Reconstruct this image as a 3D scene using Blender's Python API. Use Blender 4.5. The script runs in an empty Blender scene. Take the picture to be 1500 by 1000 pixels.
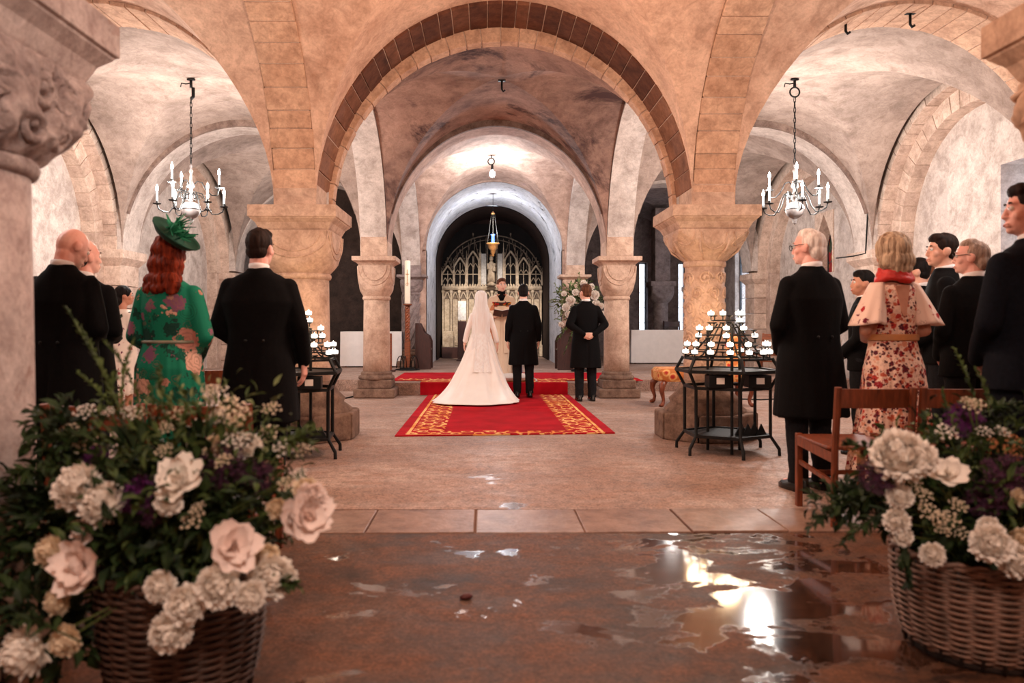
import bpy, bmesh, math, random
import numpy as np
from mathutils import Vector, Matrix, Euler, noise as mnoise
PI = math.pi
sc = bpy.context.scene
COL = sc.collection
random.seed(7)

# ------------------------------------------------------------------ camera, world, lights, exposure
CAMH = 1.16
F = 1100.0
cam_d = bpy.data.cameras.new('camera')
cam_d.sensor_width = 36.0
cam_d.lens = F / 1500 * 36
cam_d.shift_x = 40 / 1500
cam_d.shift_y = -23 / 1500
cam_d.clip_start = 0.05
cam_d.clip_end = 100
cam_d.dof.use_dof = True
cam_d.dof.focus_distance = 12.0
cam_d.dof.aperture_fstop = 2.0
cam = bpy.data.objects.new('camera', cam_d)
cam.location = (0, 0, CAMH)
cam.rotation_euler = (PI / 2, 0, 0)
COL.objects.link(cam)
sc.camera = cam

world = bpy.data.worlds.new('sky')
sc.world = world
world.use_nodes = True
wb = world.node_tree.nodes['Background']
wb.inputs[0].default_value = (0.72, 0.84, 1.0, 1)
wb.inputs[1].default_value = 3.2

sc.view_settings.view_transform = 'Standard'
sc.view_settings.look = 'None'
sc.view_settings.gamma = 1.0
sc.view_settings.use_curve_mapping = False
sc.view_settings.exposure = 0.95
sc.cycles.use_denoising = True
sc.cycles.max_bounces = 7
sc.cycles.diffuse_bounces = 5
sc.cycles.glossy_bounces = 3
sc.cycles.transparent_max_bounces = 12
sc.cycles.sample_clamp_indirect = 6.0
sc.cycles.caustics_reflective = False
sc.cycles.caustics_refractive = False


def add_light(name, kind, loc, energy, color, radius=0.1, rot=(0, 0, 0), size=None, spot=None):
    d = bpy.data.lights.new(name, kind)
    d.energy = energy
    d.color = color
    if kind in ('POINT', 'SPOT'):
        d.shadow_soft_size = radius
    if kind == 'SPOT':
        d.spot_size = math.radians(spot or 70)
        d.spot_blend = 0.6
    if kind == 'AREA':
        d.shape = 'RECTANGLE'
        d.size, d.size_y = size
    o = bpy.data.objects.new(name, d)
    o.location = loc
    o.rotation_euler = rot
    COL.objects.link(o)
    return o


WARM = (1.0, 0.72, 0.52)
ROSE = (1.0, 0.72, 0.55)
# the two chandeliers in view, plus unseen lights added to brighten the other bays
SOFT = (1.0, 0.94, 0.885)
for lx, ly, le in ((-3.95, 10.1, 200), (4.17, 10.1, 200), (-3.95, 5.2, 55), (4.4, 5.2, 55), (-3.95, 15.0, 70), (4.2, 15.0, 70)):
    for la in (0.5, 2.6, 4.7):
        add_light('chandelier_and_fill_light', 'POINT', (lx + 0.46 * math.cos(la), ly + 0.46 * math.sin(la), 2.95), le / 3, SOFT, 0.12)
add_light('nave_fill_light', 'POINT', (0.25, 5.2, 3.0), 100, ROSE, 0.3)  # unseen light added to brighten the near vault, no lamp hangs here
add_light('bulb_light', 'POINT', (0.15, 15.0, 3.85), 100, (0.90, 0.95, 1.0), 0.08)
add_light('sanctuary_lamp_light', 'POINT', (0.21, 19.0, 3.5), 46, (0.94, 0.96, 1.0), 0.06)
add_light('chapel_spot', 'SPOT', (0.22, 18.0, 4.1), 620, (1.0, 0.88, 0.76), 0.1, (math.radians(58), 0, 0), spot=46)
add_light('camera_bay_fill', 'POINT', (0.25, -0.3, 3.1), 125, (1.0, 0.83, 0.71), 0.3)  # unseen fill added behind the camera to lift the foreground



def px(x, y, d):
    """the point at depth d behind pixel (x, y)"""
    return Vector(((x - 710) * d / F, d, CAMH - (y - 477) * d / F))


# ------------------------------------------------------------------ mesh helpers
class MB:
    def __init__(s):
        s.v = []
        s.f = []

    def add(s, vs, fs):
        n = len(s.v)
        s.v += [tuple(p) for p in vs]
        s.f += [tuple(i + n for i in f) for f in fs]
        return s

    def box(s, c, d, rot=None, taper=1.0):
        x, y, z = d[0] / 2, d[1] / 2, d[2] / 2
        t = taper
        vs = [Vector(p) for p in ((-x, -y, -z), (x, -y, -z), (x, y, -z), (-x, y, -z),
                                  (-x * t, -y * t, z), (x * t, -y * t, z), (x * t, y * t, z), (-x * t, y * t, z))]
        if rot is not None:
            m = Euler(rot).to_matrix() if not isinstance(rot, Matrix) else rot
            vs = [m @ p for p in vs]
        c = Vector(c)
        return s.add([p + c for p in vs], [(0, 3, 2, 1), (4, 5, 6, 7), (0, 1, 5, 4), (1, 2, 6, 5), (2, 3, 7, 6), (3, 0, 4, 7)])

    def bar(s, a, b, w, h=None, up=(0, 0, 1)):
        a, b = Vector(a), Vector(b)
        d = b - a
        z = d.normalized()
        x = Vector(up).cross(z)
        if x.length < 1e-4:
            x = Vector((1, 0, 0))
        x.normalize()
        y = z.cross(x)
        m = Matrix((x, y, z)).transposed()
        return s.box((a + b) / 2, (w, h or w, d.length), m)

    def rings(s, rings, cap=True, closed=True, loop=False):
        n = len(rings[0])
        vs = [p for r in rings for p in r]
        fs = []
        R = len(rings)
        for i in range(R if loop else R - 1):
            j = (i + 1) % R
            for k in range(n if closed else n - 1):
                l = (k + 1) % n
                fs.append((i * n + k, i * n + l, j * n + l, j * n + k))
        if cap and not loop:
            fs.append(tuple(range(n - 1, -1, -1)))
            fs.append(tuple((R - 1) * n + k for k in range(n)))
        return s.add(vs, fs)

    def tube(s, pts, r, n=8, cap=True, loop=False, squash=1.0):
        pts = [Vector(p) for p in pts]
        N = len(pts)
        rs = r if isinstance(r, (list, tuple)) else [r] * N
        rings = []
        nrm = None
        for i, p in enumerate(pts):
            if loop:
                t = pts[(i + 1) % N] - pts[i - 1]
            else:
                t = pts[min(i + 1, N - 1)] - pts[max(i - 1, 0)]
            if t.length < 1e-9:
                t = Vector((0, 0, 1))
            t.normalize()
            if nrm is None:
                nrm = t.orthogonal().normalized()
            else:
                nrm = nrm - t * nrm.dot(t)
                if nrm.length < 1e-6:
                    nrm = t.orthogonal()
                nrm.normalize()
            b = t.cross(nrm)
            rings.append([p + nrm * (rs[i] * math.cos(2 * PI * k / n)) + b * (rs[i] * squash * math.sin(2 * PI * k / n)) for k in range(n)])
        return s.rings(rings, cap, True, loop)

    def lathe(s, prof, n=24, c=(0, 0, 0), cap=True, wob=None):
        c = Vector(c)
        rr = []
        for (r, z) in prof:
            ring = []
            for k in range(n):
                a = 2 * PI * k / n
                q = r * (1 + (wob(a, z) if wob else 0))
                ring.append(c + Vector((q * math.cos(a), q * math.sin(a), z)))
            rr.append(ring)
        return s.rings(rr, cap)

    def ball(s, c, r, n=16, m=10, rot=None):
        c = Vector(c)
        if not isinstance(r, (tuple, list)):
            r = (r, r, r)
        R = Euler(rot).to_matrix() if rot is not None else None
        rr = []
        for i in range(m + 1):
            th = PI * (i / m) * 0.998 + 0.001 * PI
            ring = []
            for k in range(n):
                a = 2 * PI * k / n
                p = Vector((r[0] * math.sin(th) * math.cos(a), r[1] * math.sin(th) * math.sin(a), -r[2] * math.cos(th)))
                if R is not None:
                    p = R @ p
                ring.append(c + p)
            rr.append(ring)
        return s.rings(rr)

    def caps(s, a, b, ra, rb, n=14):
        """closed tapered capsule"""
        a, b = Vector(a), Vector(b)
        d = (b - a)
        L = d.length
        t = d.normalized() if L > 1e-6 else Vector((0, 0, 1))
        u = t.orthogonal().normalized()
        w = t.cross(u)
        rr = []
        prof = [(ra * math.cos(q), -ra * math.sin(q)) for q in (1.5, 1.1, 0.7, 0.35, 0)]
        prof += [(ra + (rb - ra) * q, L * q) for q in (0.33, 0.66)]
        prof += [(rb * math.cos(q), L + rb * math.sin(q)) for q in (0, 0.35, 0.7, 1.1, 1.5)]
        for (r, z) in prof:
            rr.append([a + t * z + u * (r * math.cos(2 * PI * k / n)) + w * (r * math.sin(2 * PI * k / n)) for k in range(n)])
        return s.rings(rr)

    def loft(s, secs, n=28, e=2.0, cap=True):
        """secs: (z, cx, cy, rx, ry[, e]) superellipse sections stacked on z"""
        rr = []
        for q in secs:
            z, cx, cy, rx, ry = q[:5]
            ee = q[5] if len(q) > 5 else e
            ring = []
            for k in range(n):
                a = 2 * PI * k / n
                ca, sa = math.cos(a), math.sin(a)
                ring.append(Vector((cx + rx * math.copysign(abs(ca) ** (2 / ee), ca), cy + ry * math.copysign(abs(sa) ** (2 / ee), sa), z)))
            rr.append(ring)
        return s.rings(rr, cap)

    def prism(s, poly, z0, z1):
        n = len(poly)
        return s.add([(x, y, z0) for x, y in poly] + [(x, y, z1) for x, y in poly],
                     [tuple(range(n - 1, -1, -1)), tuple(range(n, 2 * n))] + [(k, (k + 1) % n, n + (k + 1) % n, n + k) for k in range(n)])

    def extrude(s, poly3, d):
        """poly3: planar polygon of 3d points, extruded along d"""
        n = len(poly3)
        d = Vector(d)
        return s.add([Vector(p) for p in poly3] + [Vector(p) + d for p in poly3],
                     [tuple(range(n - 1, -1, -1)), tuple(range(n, 2 * n))] + [(k, (k + 1) % n, n + (k + 1) % n, n + k) for k in range(n)])

    def xf(s, m):
        s.v = [tuple(m @ Vector(p)) for p in s.v]
        return s

    def join(s, o):
        return s.add(o.v, o.f)


def mesh_of(mb, name, smooth=None):
    me = bpy.data.meshes.new(name)
    me.from_pydata([tuple(p) for p in mb.v], [], mb.f)
    bm = bmesh.new()
    bm.from_mesh(me)
    bmesh.ops.recalc_face_normals(bm, faces=bm.faces)
    bm.to_mesh(me)
    bm.free()
    if smooth:
        me.shade_smooth()
        if smooth is not True:
            me.set_sharp_from_angle(angle=math.radians(smooth))
    me.update()
    return me


def link(name, me, mt, parent=None, loc=None, rot=None, bevel=0, seg=2):
    o = bpy.data.objects.new(name, me)
    COL.objects.link(o)
    if mt is not None and len(me.materials) == 0:
        me.materials.append(mt)
    if parent is not None:
        o.parent = parent
    if loc is not None:
        o.location = loc
    if rot is not None:
        o.rotation_euler = rot
    if bevel:
        b = o.modifiers.new('bevel', 'BEVEL')
        b.width = bevel
        b.segments = seg
        b.limit_method = 'ANGLE'
        b.angle_limit = math.radians(40)
    return o


def obj(name, mb, mt, parent=None, smooth=None, loc=None, rot=None, bevel=0):
    return link(name, mesh_of(mb, name, smooth), mt, parent, loc, rot, bevel)


def tag(o, label=None, cat=None, group=None, kind=None):
    if label:
        o['label'] = label
    if cat:
        o['category'] = cat
    if group:
        o['group'] = group
    if kind:
        o['kind'] = kind
    return o


def thing(name, label, cat, loc=(0, 0, 0), rz=0, group=None, kind=None):
    o = bpy.data.objects.new(name, None)
    o.empty_display_size = 0.1
    COL.objects.link(o)
    o.location = loc
    o.rotation_euler = (0, 0, rz)
    return tag(o, label, cat, group, kind)


def kids(o):
    return [c for c in bpy.data.objects if c.parent == o]


def copy_tree(o, parent=None, _map=None):
    if _map is None:
        _map = {}
        for c in COL.objects:
            if c.parent is not None:
                _map.setdefault(c.parent.name, []).append(c)
    c = o.copy()
    COL.objects.link(c)
    if parent is not None:
        c.parent = parent
    for k in _map.get(o.name, []):
        copy_tree(k, c, _map)
    return c


# ------------------------------------------------------------------ materials
def hexc(r, g, b):
    f = lambda c: (c / 255 / 12.92) if c / 255 <= 0.04045 else ((c / 255 + 0.055) / 1.055) ** 2.4
    return (f(r), f(g), f(b), 1)


def newmat(name):
    m = bpy.data.materials.new(name)
    m.use_nodes = True
    nt = m.node_tree
    return m, nt, nt.nodes['Principled BSDF']


def ramp(nt, fac, stops, interp='LINEAR'):
    r = nt.nodes.new('ShaderNodeValToRGB')
    r.color_ramp.interpolation = interp
    el = r.color_ramp.elements
    while len(el) < len(stops):
        el.new(0.5)
    for e, (p, c) in zip(el, stops):
        e.position = p
        e.color = c if len(c) == 4 else (*c, 1)
    nt.links.new(fac, r.inputs[0])
    return r.outputs[0]


def tex(nt, kind='NOISE', scale=5, detail=4, rough=0.55, coord='Object', dist=0.0, sc3=None, feature=None):
    tc = nt.nodes.new('ShaderNodeTexCoord')
    src = tc.outputs[coord]
    if sc3:
        mp = nt.nodes.new('ShaderNodeMapping')
        mp.inputs['Scale'].default_value = sc3
        nt.links.new(src, mp.inputs[0])
        src = mp.outputs[0]
    n = nt.nodes.new({'NOISE': 'ShaderNodeTexNoise', 'VORONOI': 'ShaderNodeTexVoronoi', 'WAVE': 'ShaderNodeTexWave', 'MAGIC': 'ShaderNodeTexMagic'}[kind])
    n.inputs['Scale'].default_value = scale
    if kind == 'NOISE':
        n.inputs['Detail'].default_value = detail
        n.inputs['Roughness'].default_value = rough
        n.inputs['Distortion'].default_value = dist
    if kind == 'WAVE':
        n.inputs['Distortion'].default_value = dist
        n.inputs['Detail'].default_value = detail
    if feature:
        n.feature = feature
    nt.links.new(src, n.inputs['Vector'])
    return n


def mix(nt, fac, a, b, mode='MIX'):
    n = nt.nodes.new('ShaderNodeMix')
    n.data_type = 'RGBA'
    n.blend_type = mode
    for sock, val in ((n.inputs[0], fac), (n.inputs[6], a), (n.inputs[7], b)):
        if hasattr(val, 'is_linked'):
            nt.links.new(val, sock)
        else:
            sock.default_value = val
    return n.outputs[2]


def mathn(nt, op, a, b=0.0, c=None):
    n = nt.nodes.new('ShaderNodeMath')
    n.operation = op
    for i, val in enumerate((a, b, c)):
        if val is None:
            continue
        if hasattr(val, 'is_linked'):
            nt.links.new(val, n.inputs[i])
        else:
            n.inputs[i].default_value = val
    return n.outputs[0]


def bump(nt, b, h, strength=0.3, dist=0.02):
    n = nt.nodes.new('ShaderNodeBump')
    n.inputs['Strength'].default_value = strength
    n.inputs['Distance'].default_value = dist
    nt.links.new(h, n.inputs['Height'])
    nt.links.new(n.outputs[0], b.inputs['Normal'])


def plain(name, c, rough=0.6, metal=0.0, var=0.12, scale=12, bmp=0.1, spec=0.5, bd=0.005, sc3=None):
    """one colour with a procedural grain"""
    m, nt, b = newmat(name)
    n = tex(nt, 'NOISE', scale, 4, sc3=sc3)
    c = c if len(c) == 4 else (*c, 1)
    lo = tuple(x * (1 - var * 1.6) for x in c[:3]) + (1,)
    hi = tuple(min(1, x * (1 + var)) for x in c[:3]) + (1,)
    nt.links.new(ramp(nt, n.outputs[0], [(0.3, lo), (0.7, hi)]), b.inputs['Base Color'])
    b.inputs['Roughness'].default_value = rough
    b.inputs['Metallic'].default_value = metal
    b.inputs['Specular IOR Level'].default_value = spec
    if bmp:
        bump(nt, b, n.outputs[0], bmp, bd)
    return m


def stone(name, base, dark, light=None, s1=0.9, s2=5, thr=(0.42, 0.66), rough=0.88, bmp=0.35, soot=None, bd=0.02):
    """plaster or stone: wide stains, blotches and grain"""
    m, nt, b = newmat(name)
    big = tex(nt, 'NOISE', s1, 6, 0.62, dist=0.4)
    mid = tex(nt, 'NOISE', s2, 6, 0.65)
    fine = tex(nt, 'NOISE', 42, 4, 0.7)
    c = ramp(nt, big.outputs[0], [(thr[0], dark), (thr[1], base)])
    c2 = ramp(nt, mid.outputs[0], [(0.35, tuple(x * 0.58 for x in base[:3]) + (1,)), (0.6, light or base)])
    c = mix(nt, 0.5, c, c2)
    stk = tex(nt, 'NOISE', s2 * 1.7, 7, 0.72, dist=1.2)
    c = mix(nt, 0.6, c, ramp(nt, stk.outputs[0], [(0.36, (0.66, 0.62, 0.6, 1)), (0.52, (1.0, 1.0, 1.0, 1)), (0.72, (1.12, 1.12, 1.12, 1))]), 'MULTIPLY')
    g = ramp(nt, fine.outputs[0], [(0.3, (0.78, 0.76, 0.75, 1)), (0.65, (1.06, 1.06, 1.06, 1))])
    c = mix(nt, 0.7, c, g, 'MULTIPLY')
    if soot:
        sn = tex(nt, 'NOISE', soot[1], 7, 0.7, dist=0.8)
        f = ramp(nt, sn.outputs[0], [(soot[2], (0, 0, 0, 1)), (soot[2] + 0.09, (1, 1, 1, 1))])
        c = mix(nt, f, c, soot[0])
    nt.links.new(c, b.inputs['Base Color'])
    b.inputs['Roughness'].default_value = rough
    b.inputs['Specular IOR Level'].default_value = 0.25
    h = mathn(nt, 'ADD', mathn(nt, 'MULTIPLY', mid.outputs[0], 1.0), mathn(nt, 'MULTIPLY', fine.outputs[0], 0.35))
    bump(nt, b, h, bmp, bd)
    return m


def emit(name, c, s):
    m, nt, b = newmat(name)
    b.inputs['Base Color'].default_value = (*c[:3], 1)
    b.inputs['Emission Color'].default_value = (*c[:3], 1)
    b.inputs['Emission Strength'].default_value = s
    return m


M = {}
M['plaster'] = stone('aisle_plaster', hexc(208, 192, 182), hexc(164, 146, 137), hexc(228, 216, 208), 0.8, 4, soot=(hexc(182, 168, 162), 0.9, 0.6))
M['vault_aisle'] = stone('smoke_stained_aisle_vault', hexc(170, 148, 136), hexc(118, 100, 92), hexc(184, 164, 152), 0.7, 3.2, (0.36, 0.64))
M['vault_warm'] = stone('warm_vault_plaster', hexc(226, 188, 164), hexc(172, 120, 94), hexc(232, 200, 178), 0.9, 4, (0.34, 0.62))
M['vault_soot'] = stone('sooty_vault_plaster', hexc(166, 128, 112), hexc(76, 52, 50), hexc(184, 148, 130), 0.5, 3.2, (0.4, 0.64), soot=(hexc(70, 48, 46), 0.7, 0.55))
M['vault_alt'] = stone('sanctuary_vault_plaster', hexc(206, 172, 152), hexc(140, 108, 96), hexc(220, 190, 172), 0.8, 4)
M['stone_dark'] = stone('stained_voussoir_stone', hexc(96, 58, 44), hexc(52, 30, 26), hexc(118, 76, 58), 1.6, 7, (0.35, 0.6))
M['stone_warm'] = stone('dressed_arch_stone', hexc(216, 176, 150), hexc(172, 122, 94), hexc(228, 192, 164), 1.6, 7, (0.32, 0.6))
M['stone_pale'] = stone('pale_dressed_stone', hexc(214, 186, 168), hexc(176, 144, 126), hexc(228, 206, 190), 1.6, 6, (0.32, 0.6))
M['mortar'] = stone('lime_mortar', hexc(214, 190, 172), hexc(180, 150, 132), None, 3, 12)
M['mortar_dark'] = stone('sooty_mortar', hexc(150, 112, 92), hexc(100, 70, 58), None, 3, 12)
M['pier'] = stone('pier_stone', hexc(208, 174, 152), hexc(168, 130, 112), hexc(222, 196, 176), 1.4, 5, (0.34, 0.6))
M['pier_rough'] = stone('worn_plinth_stone', hexc(132, 104, 90), hexc(76, 56, 48), hexc(156, 128, 110), 2.2, 9, (0.36, 0.6), bmp=0.7)
M['pier_fore'] = stone('mottled_column_stone', hexc(204, 186, 182), hexc(170, 140, 136), hexc(220, 206, 202), 2.6, 10, (0.36, 0.6), soot=(hexc(150, 116, 106), 3.0, 0.6))
M['carved'] = stone('weathered_carved_stone', hexc(184, 164, 160), hexc(120, 98, 98), hexc(214, 198, 194), 6, 14, (0.4, 0.6), bmp=0.6)
M['dark_wall'] = stone('unlit_dark_wall', hexc(60, 46, 40), hexc(26, 19, 17), hexc(74, 58, 50), 1.2, 5)  # gloom of the unlit aisle end put into the wall colour
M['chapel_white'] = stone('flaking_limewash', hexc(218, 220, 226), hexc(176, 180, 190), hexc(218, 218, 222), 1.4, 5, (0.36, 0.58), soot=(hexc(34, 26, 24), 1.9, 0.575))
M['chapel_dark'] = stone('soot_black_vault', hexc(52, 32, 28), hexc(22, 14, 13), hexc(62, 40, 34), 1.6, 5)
M['tracery'] = stone('screen_stone', hexc(216, 192, 162), hexc(124, 100, 82), hexc(232, 214, 190), 2.4, 9, (0.36, 0.58))
M['grey_stone'] = stone('aisle_grey_stone', hexc(150, 132, 128), hexc(98, 82, 80), hexc(172, 156, 152), 1.4, 6)
M['iron'] = plain('black_iron', (0.006, 0.0055, 0.0055), 0.5, 0.0, 0.2, 30, 0.15, spec=0.25)
M['wood'] = plain('oak_wood', hexc(138, 72, 38), 0.42, 0, 0.3, 6, 0.1, sc3=(1, 1, 9))
M['wood_red'] = plain('red_brown_wood', hexc(122, 58, 30), 0.45, 0, 0.34, 7, 0.08, sc3=(6, 6, 1.2))
M['wood_dark'] = plain('dark_oak', hexc(62, 28, 22), 0.45, 0, 0.3, 7, 0.1, sc3=(8, 8, 1.2))
M['cloth_white'] = plain('white_linen', hexc(235, 228, 224), 0.85, 0, 0.03, 9, 0.15)
M['wax'] = plain('ivory_wax', hexc(240, 228, 205), 0.5, 0, 0.03, 20, 0.03)
M['brass'] = plain('dull_brass', hexc(196, 140, 86), 0.35, 0.8, 0.15, 20, 0.05)
M['white_enamel'] = plain('silvered_ball', hexc(124, 116, 114), 0.3, 0.3, 0.05, 10, 0.0)
M['glow_bulb'] = emit('lit_bulb', (1.0, 0.9, 0.78), 40)
M['glow_cool'] = emit('cool_lit_bulb', (0.85, 0.94, 1.0), 55)
M['flame'] = emit('candle_glow', (1.0, 0.84, 0.66), 7)
M['blue_glass'] = emit('blue_lamp_glass', (0.03, 0.08, 0.75), 0.55)
# ------------------------------------------------------------------ the crypt: plan
NY = [-2.7, 2.58, 7.86, 12.3, 17.6, 23.0]                       # rows of piers
NX = [[-6.0, -1.92, 2.45, 6.4], [-6.0, -1.92, 2.45, 6.4], [-6.0, -1.91, 2.30, 6.4], [-6.0, -1.77, 2.16, 6.4], [-5.95, -1.69, 2.09, 6.35], [-5.95, -1.69, 2.09, 6.35]]
SPRING = 2.36
BX, BY = 0.21, 0.30                                               # half size of the springing block


def struct(name, mb, mt, parent=None, smooth=None, label=None, bevel=0, cat=None):
    o = obj(name, mb, mt, parent, smooth, bevel=bevel)
    if parent is None:
        tag(o, label, cat, None, 'structure')
    return o


# ---- floors
def floor_mat(name, base, dark, red, wet, rough_dry, rough_wet, pudd):
    m, nt, b = newmat(name)
    big = tex(nt, 'NOISE', 0.7, 6, 0.6, dist=0.6)
    mid = tex(nt, 'NOISE', 4, 7, 0.7, sc3=(0.7, 1.3, 1))
    fine = tex(nt, 'VORONOI', 95)
    c = ramp(nt, big.outputs[0], [(0.36, dark), (0.62, base)])
    c = mix(nt, ramp(nt, mid.outputs[0], [(0.4, (0, 0, 0, 1)), (0.66, (1, 1, 1, 1))]), c, red)
    g = ramp(nt, fine.outputs['Color'], [(0.2, (0.5, 0.48, 0.46, 1)), (0.8, (1.25, 1.2, 1.16, 1))])
    c = mix(nt, 0.7, c, g, 'MULTIPLY')
    spk = tex(nt, 'NOISE', 13, 6, 0.75)
    c = mix(nt, 0.8, c, ramp(nt, spk.outputs[0], [(0.36, (0.62, 0.6, 0.58, 1)), (0.5, (1, 1, 1, 1)), (0.66, (1.2, 1.16, 1.12, 1))]), 'MULTIPLY')
    pn = tex(nt, 'NOISE', pudd[0], 7, 0.62, dist=0.5, sc3=(1.0, 1.5, 1))
    loc = tex(nt, 'NOISE', 0.45, 2, 0.5)
    # wetter towards one patch of the floor
    tc = nt.nodes.new('ShaderNodeTexCoord')
    vd = nt.nodes.new('ShaderNodeVectorMath')
    vd.operation = 'DISTANCE'
    mp = nt.nodes.new('ShaderNodeMapping')
    mp.inputs['Scale'].default_value = (1, 0.55, 1)
    nt.links.new(tc.outputs['Object'], mp.inputs[0])
    nt.links.new(mp.outputs[0], vd.inputs[0])
    vd.inputs[1].default_value = (pudd[2], pudd[3] * 0.55, 0)
    near = nt.nodes.new('ShaderNodeMapRange')
    near.inputs[1].default_value = 0.1
    near.inputs[2].default_value = 1.0
    near.inputs[3].default_value = 0.13
    near.inputs[4].default_value = -0.05
    nt.links.new(vd.outputs['Value'], near.inputs[0])
    s = mathn(nt, 'ADD', pn.outputs[0], near.outputs[0])
    w = ramp(nt, s, [(pudd[1], (0, 0, 0, 1)), (pudd[1] + 0.035, (1, 1, 1, 1))])
    c = mix(nt, w, c, mix(nt, 0.75, c, wet, 'MULTIPLY'))
    nt.links.new(c, b.inputs['Base Color'])
    rn = ramp(nt, mid.outputs[0], [(0.3, (rough_dry - 0.12,) * 3), (0.7, (rough_dry + 0.1,) * 3)])
    nt.links.new(mix(nt, w, rn, (rough_wet,) * 3 + (1,)), b.inputs['Roughness'])
    nt.links.new(mix(nt, w, (0.2, 0.2, 0.2, 1), (0.8, 0.8, 0.8, 1)), b.inputs['Specular IOR Level'])
    h = mathn(nt, 'MULTIPLY', mathn(nt, 'SUBTRACT', mathn(nt, 'ADD', mid.outputs[0], mathn(nt, 'MULTIPLY', fine.outputs[0], 0.25)), 0.6), mathn(nt, 'SUBTRACT', 1.0, w))
    nt.links.new(mathn(nt, 'MULTIPLY', w, 0.7), b.inputs['Coat Weight'])
    b.inputs['Coat Roughness'].default_value = 0.05
    b.inputs['Coat IOR'].default_value = 1.65
    bump(nt, b, h, 0.25, 0.012)
    return m


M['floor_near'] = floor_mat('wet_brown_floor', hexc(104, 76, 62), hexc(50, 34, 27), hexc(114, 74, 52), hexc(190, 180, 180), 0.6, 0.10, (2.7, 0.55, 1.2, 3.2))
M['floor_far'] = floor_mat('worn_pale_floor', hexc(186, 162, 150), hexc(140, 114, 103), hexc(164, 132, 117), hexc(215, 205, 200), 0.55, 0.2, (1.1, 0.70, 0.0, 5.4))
M['slab'] = stone('floor_slab_stone', hexc(160, 126, 110), hexc(118, 86, 74), hexc(176, 144, 126), 1.6, 6, rough=0.4)
M['slab2'] = stone('pale_floor_slab_stone', hexc(166, 138, 126), hexc(128, 100, 90), hexc(182, 156, 144), 1.6, 6, rough=0.36)

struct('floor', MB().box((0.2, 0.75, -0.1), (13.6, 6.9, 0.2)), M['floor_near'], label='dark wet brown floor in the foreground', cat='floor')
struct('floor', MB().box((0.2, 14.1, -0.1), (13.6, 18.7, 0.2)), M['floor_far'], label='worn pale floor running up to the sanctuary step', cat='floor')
strip = struct('floor', MB().box((0.2, 4.475, -0.11), (13.6, 0.55, 0.2)), M['mortar_dark'], label='course of large floor slabs crossing the nave', cat='floor')
x = -3.2
rs = random.Random(3)
meshes = {}
jx = [-3.3, -2.6, -1.95, -1.33, -0.67, -0.055, 0.565, 1.17, 1.72, 2.3, 2.95, 3.6, 4.2]
for i in range(len(jx) - 1):
    a, b_ = jx[i] + 0.005, jx[i + 1] - 0.005
    off = lambda q: 0.02 * (q - 0.2) * 0.9
    poly = [(a, 4.21 + off(a)), (b_, 4.21 + off(b_)), (b_ + 0.0, 4.735 + off(b_)), (a + 0.0, 4.735 + off(a))]
    sl = obj('slab', MB().prism(poly, -0.05, 0.004 + rs.uniform(-0.002, 0.003)), M['slab2'] if i in (5, 2) else M['slab'], strip, bevel=0.006)
# raised sanctuary floor
struct('floor', MB().box((0.2, 18.15, 0.1), (4.6, 11.1, 0.2)).box((-4.25, 18.55, 0.1), (4.3, 10.3, 0.2)).box((4.6, 18.55, 0.1), (4.2, 10.3, 0.2)),
       M['floor_far'], label='raised sanctuary floor one step above the nave', cat='floor')

# ---- vault webs


def block_xy(i, j, su, sv):
    return Vector((NX[j][i] + su * BX, NY[j] + sv * BY))


def vault(i, j, mt, sp=SPRING, rise=2.08, dome=0.05):
    c00, c10 = block_xy(i, j, 1, 1), block_xy(i + 1, j, -1, 1)
    c01, c11 = block_xy(i, j + 1, 1, -1), block_xy(i + 1, j + 1, -1, -1)

    def P(u, v):
        a, b = (u + 1) / 2, (v + 1) / 2
        p = c00 * (1 - a) * (1 - b) + c10 * a * (1 - b) + c01 * (1 - a) * b + c11 * a * b
        q = min(abs(u), abs(v))
        z = sp + rise * math.sqrt(max(0, 1 - q * q)) + dome * (1 - u * u) * (1 - v * v)
        z += 0.012 * mnoise.noise(Vector((p.x * 1.3, p.y * 1.3, j)))
        return (p.x, p.y, z)
    mb = MB()
    NT, NW = 18, 36
    for w4 in range(4):
        vs, fs = [], []
        for a in range(NT + 1):
            t = math.sin(PI / 2 * a / NT)
            for b in range(NW + 1):
                w = t * math.sin(PI / 2 * (2 * b / NW - 1))
                u, v = ((w, t), (w, -t), (t, w), (-t, w))[w4]
                vs.append(P(u, v))
        for a in range(NT):
            for b in range(NW):
                k = a * (NW + 1) + b
                fs.append((k, k + 1, k + NW + 2, k + NW + 1))
        mb.add(vs, fs)
    # edge skirts so that light cannot pass above the arches
    return struct('ceiling', mb, mt, None, 35, label=None)


VMAT = {(1, 0): 'vault_warm', (1, 1): 'vault_warm', (1, 2): 'vault_soot', (1, 3): 'vault_alt', (0, 4): 'grey_stone', (2, 4): 'grey_stone'}
VNAME = {0: 'left aisle', 1: 'nave', 2: 'right aisle'}
RNAME = ['bay behind the camera', 'nearest bay', 'second bay', 'third bay over the sanctuary', 'last bay at the far end']
for i in range(3):
    for j in range(5):
        if i == 1 and j == 4:
            continue
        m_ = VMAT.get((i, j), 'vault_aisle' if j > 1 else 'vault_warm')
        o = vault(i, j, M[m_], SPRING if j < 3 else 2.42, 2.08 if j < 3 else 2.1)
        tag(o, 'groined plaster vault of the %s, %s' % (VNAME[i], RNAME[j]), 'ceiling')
struct('ceiling', MB().box((0.2, 10.1, 5.3), (14.5, 27, 0.3)), M['dark_wall'], label='unseen flat slab added above the vaults against sky light', cat='ceiling')  # added out of view to stop sky light leaking in

# ---- arches


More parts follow.
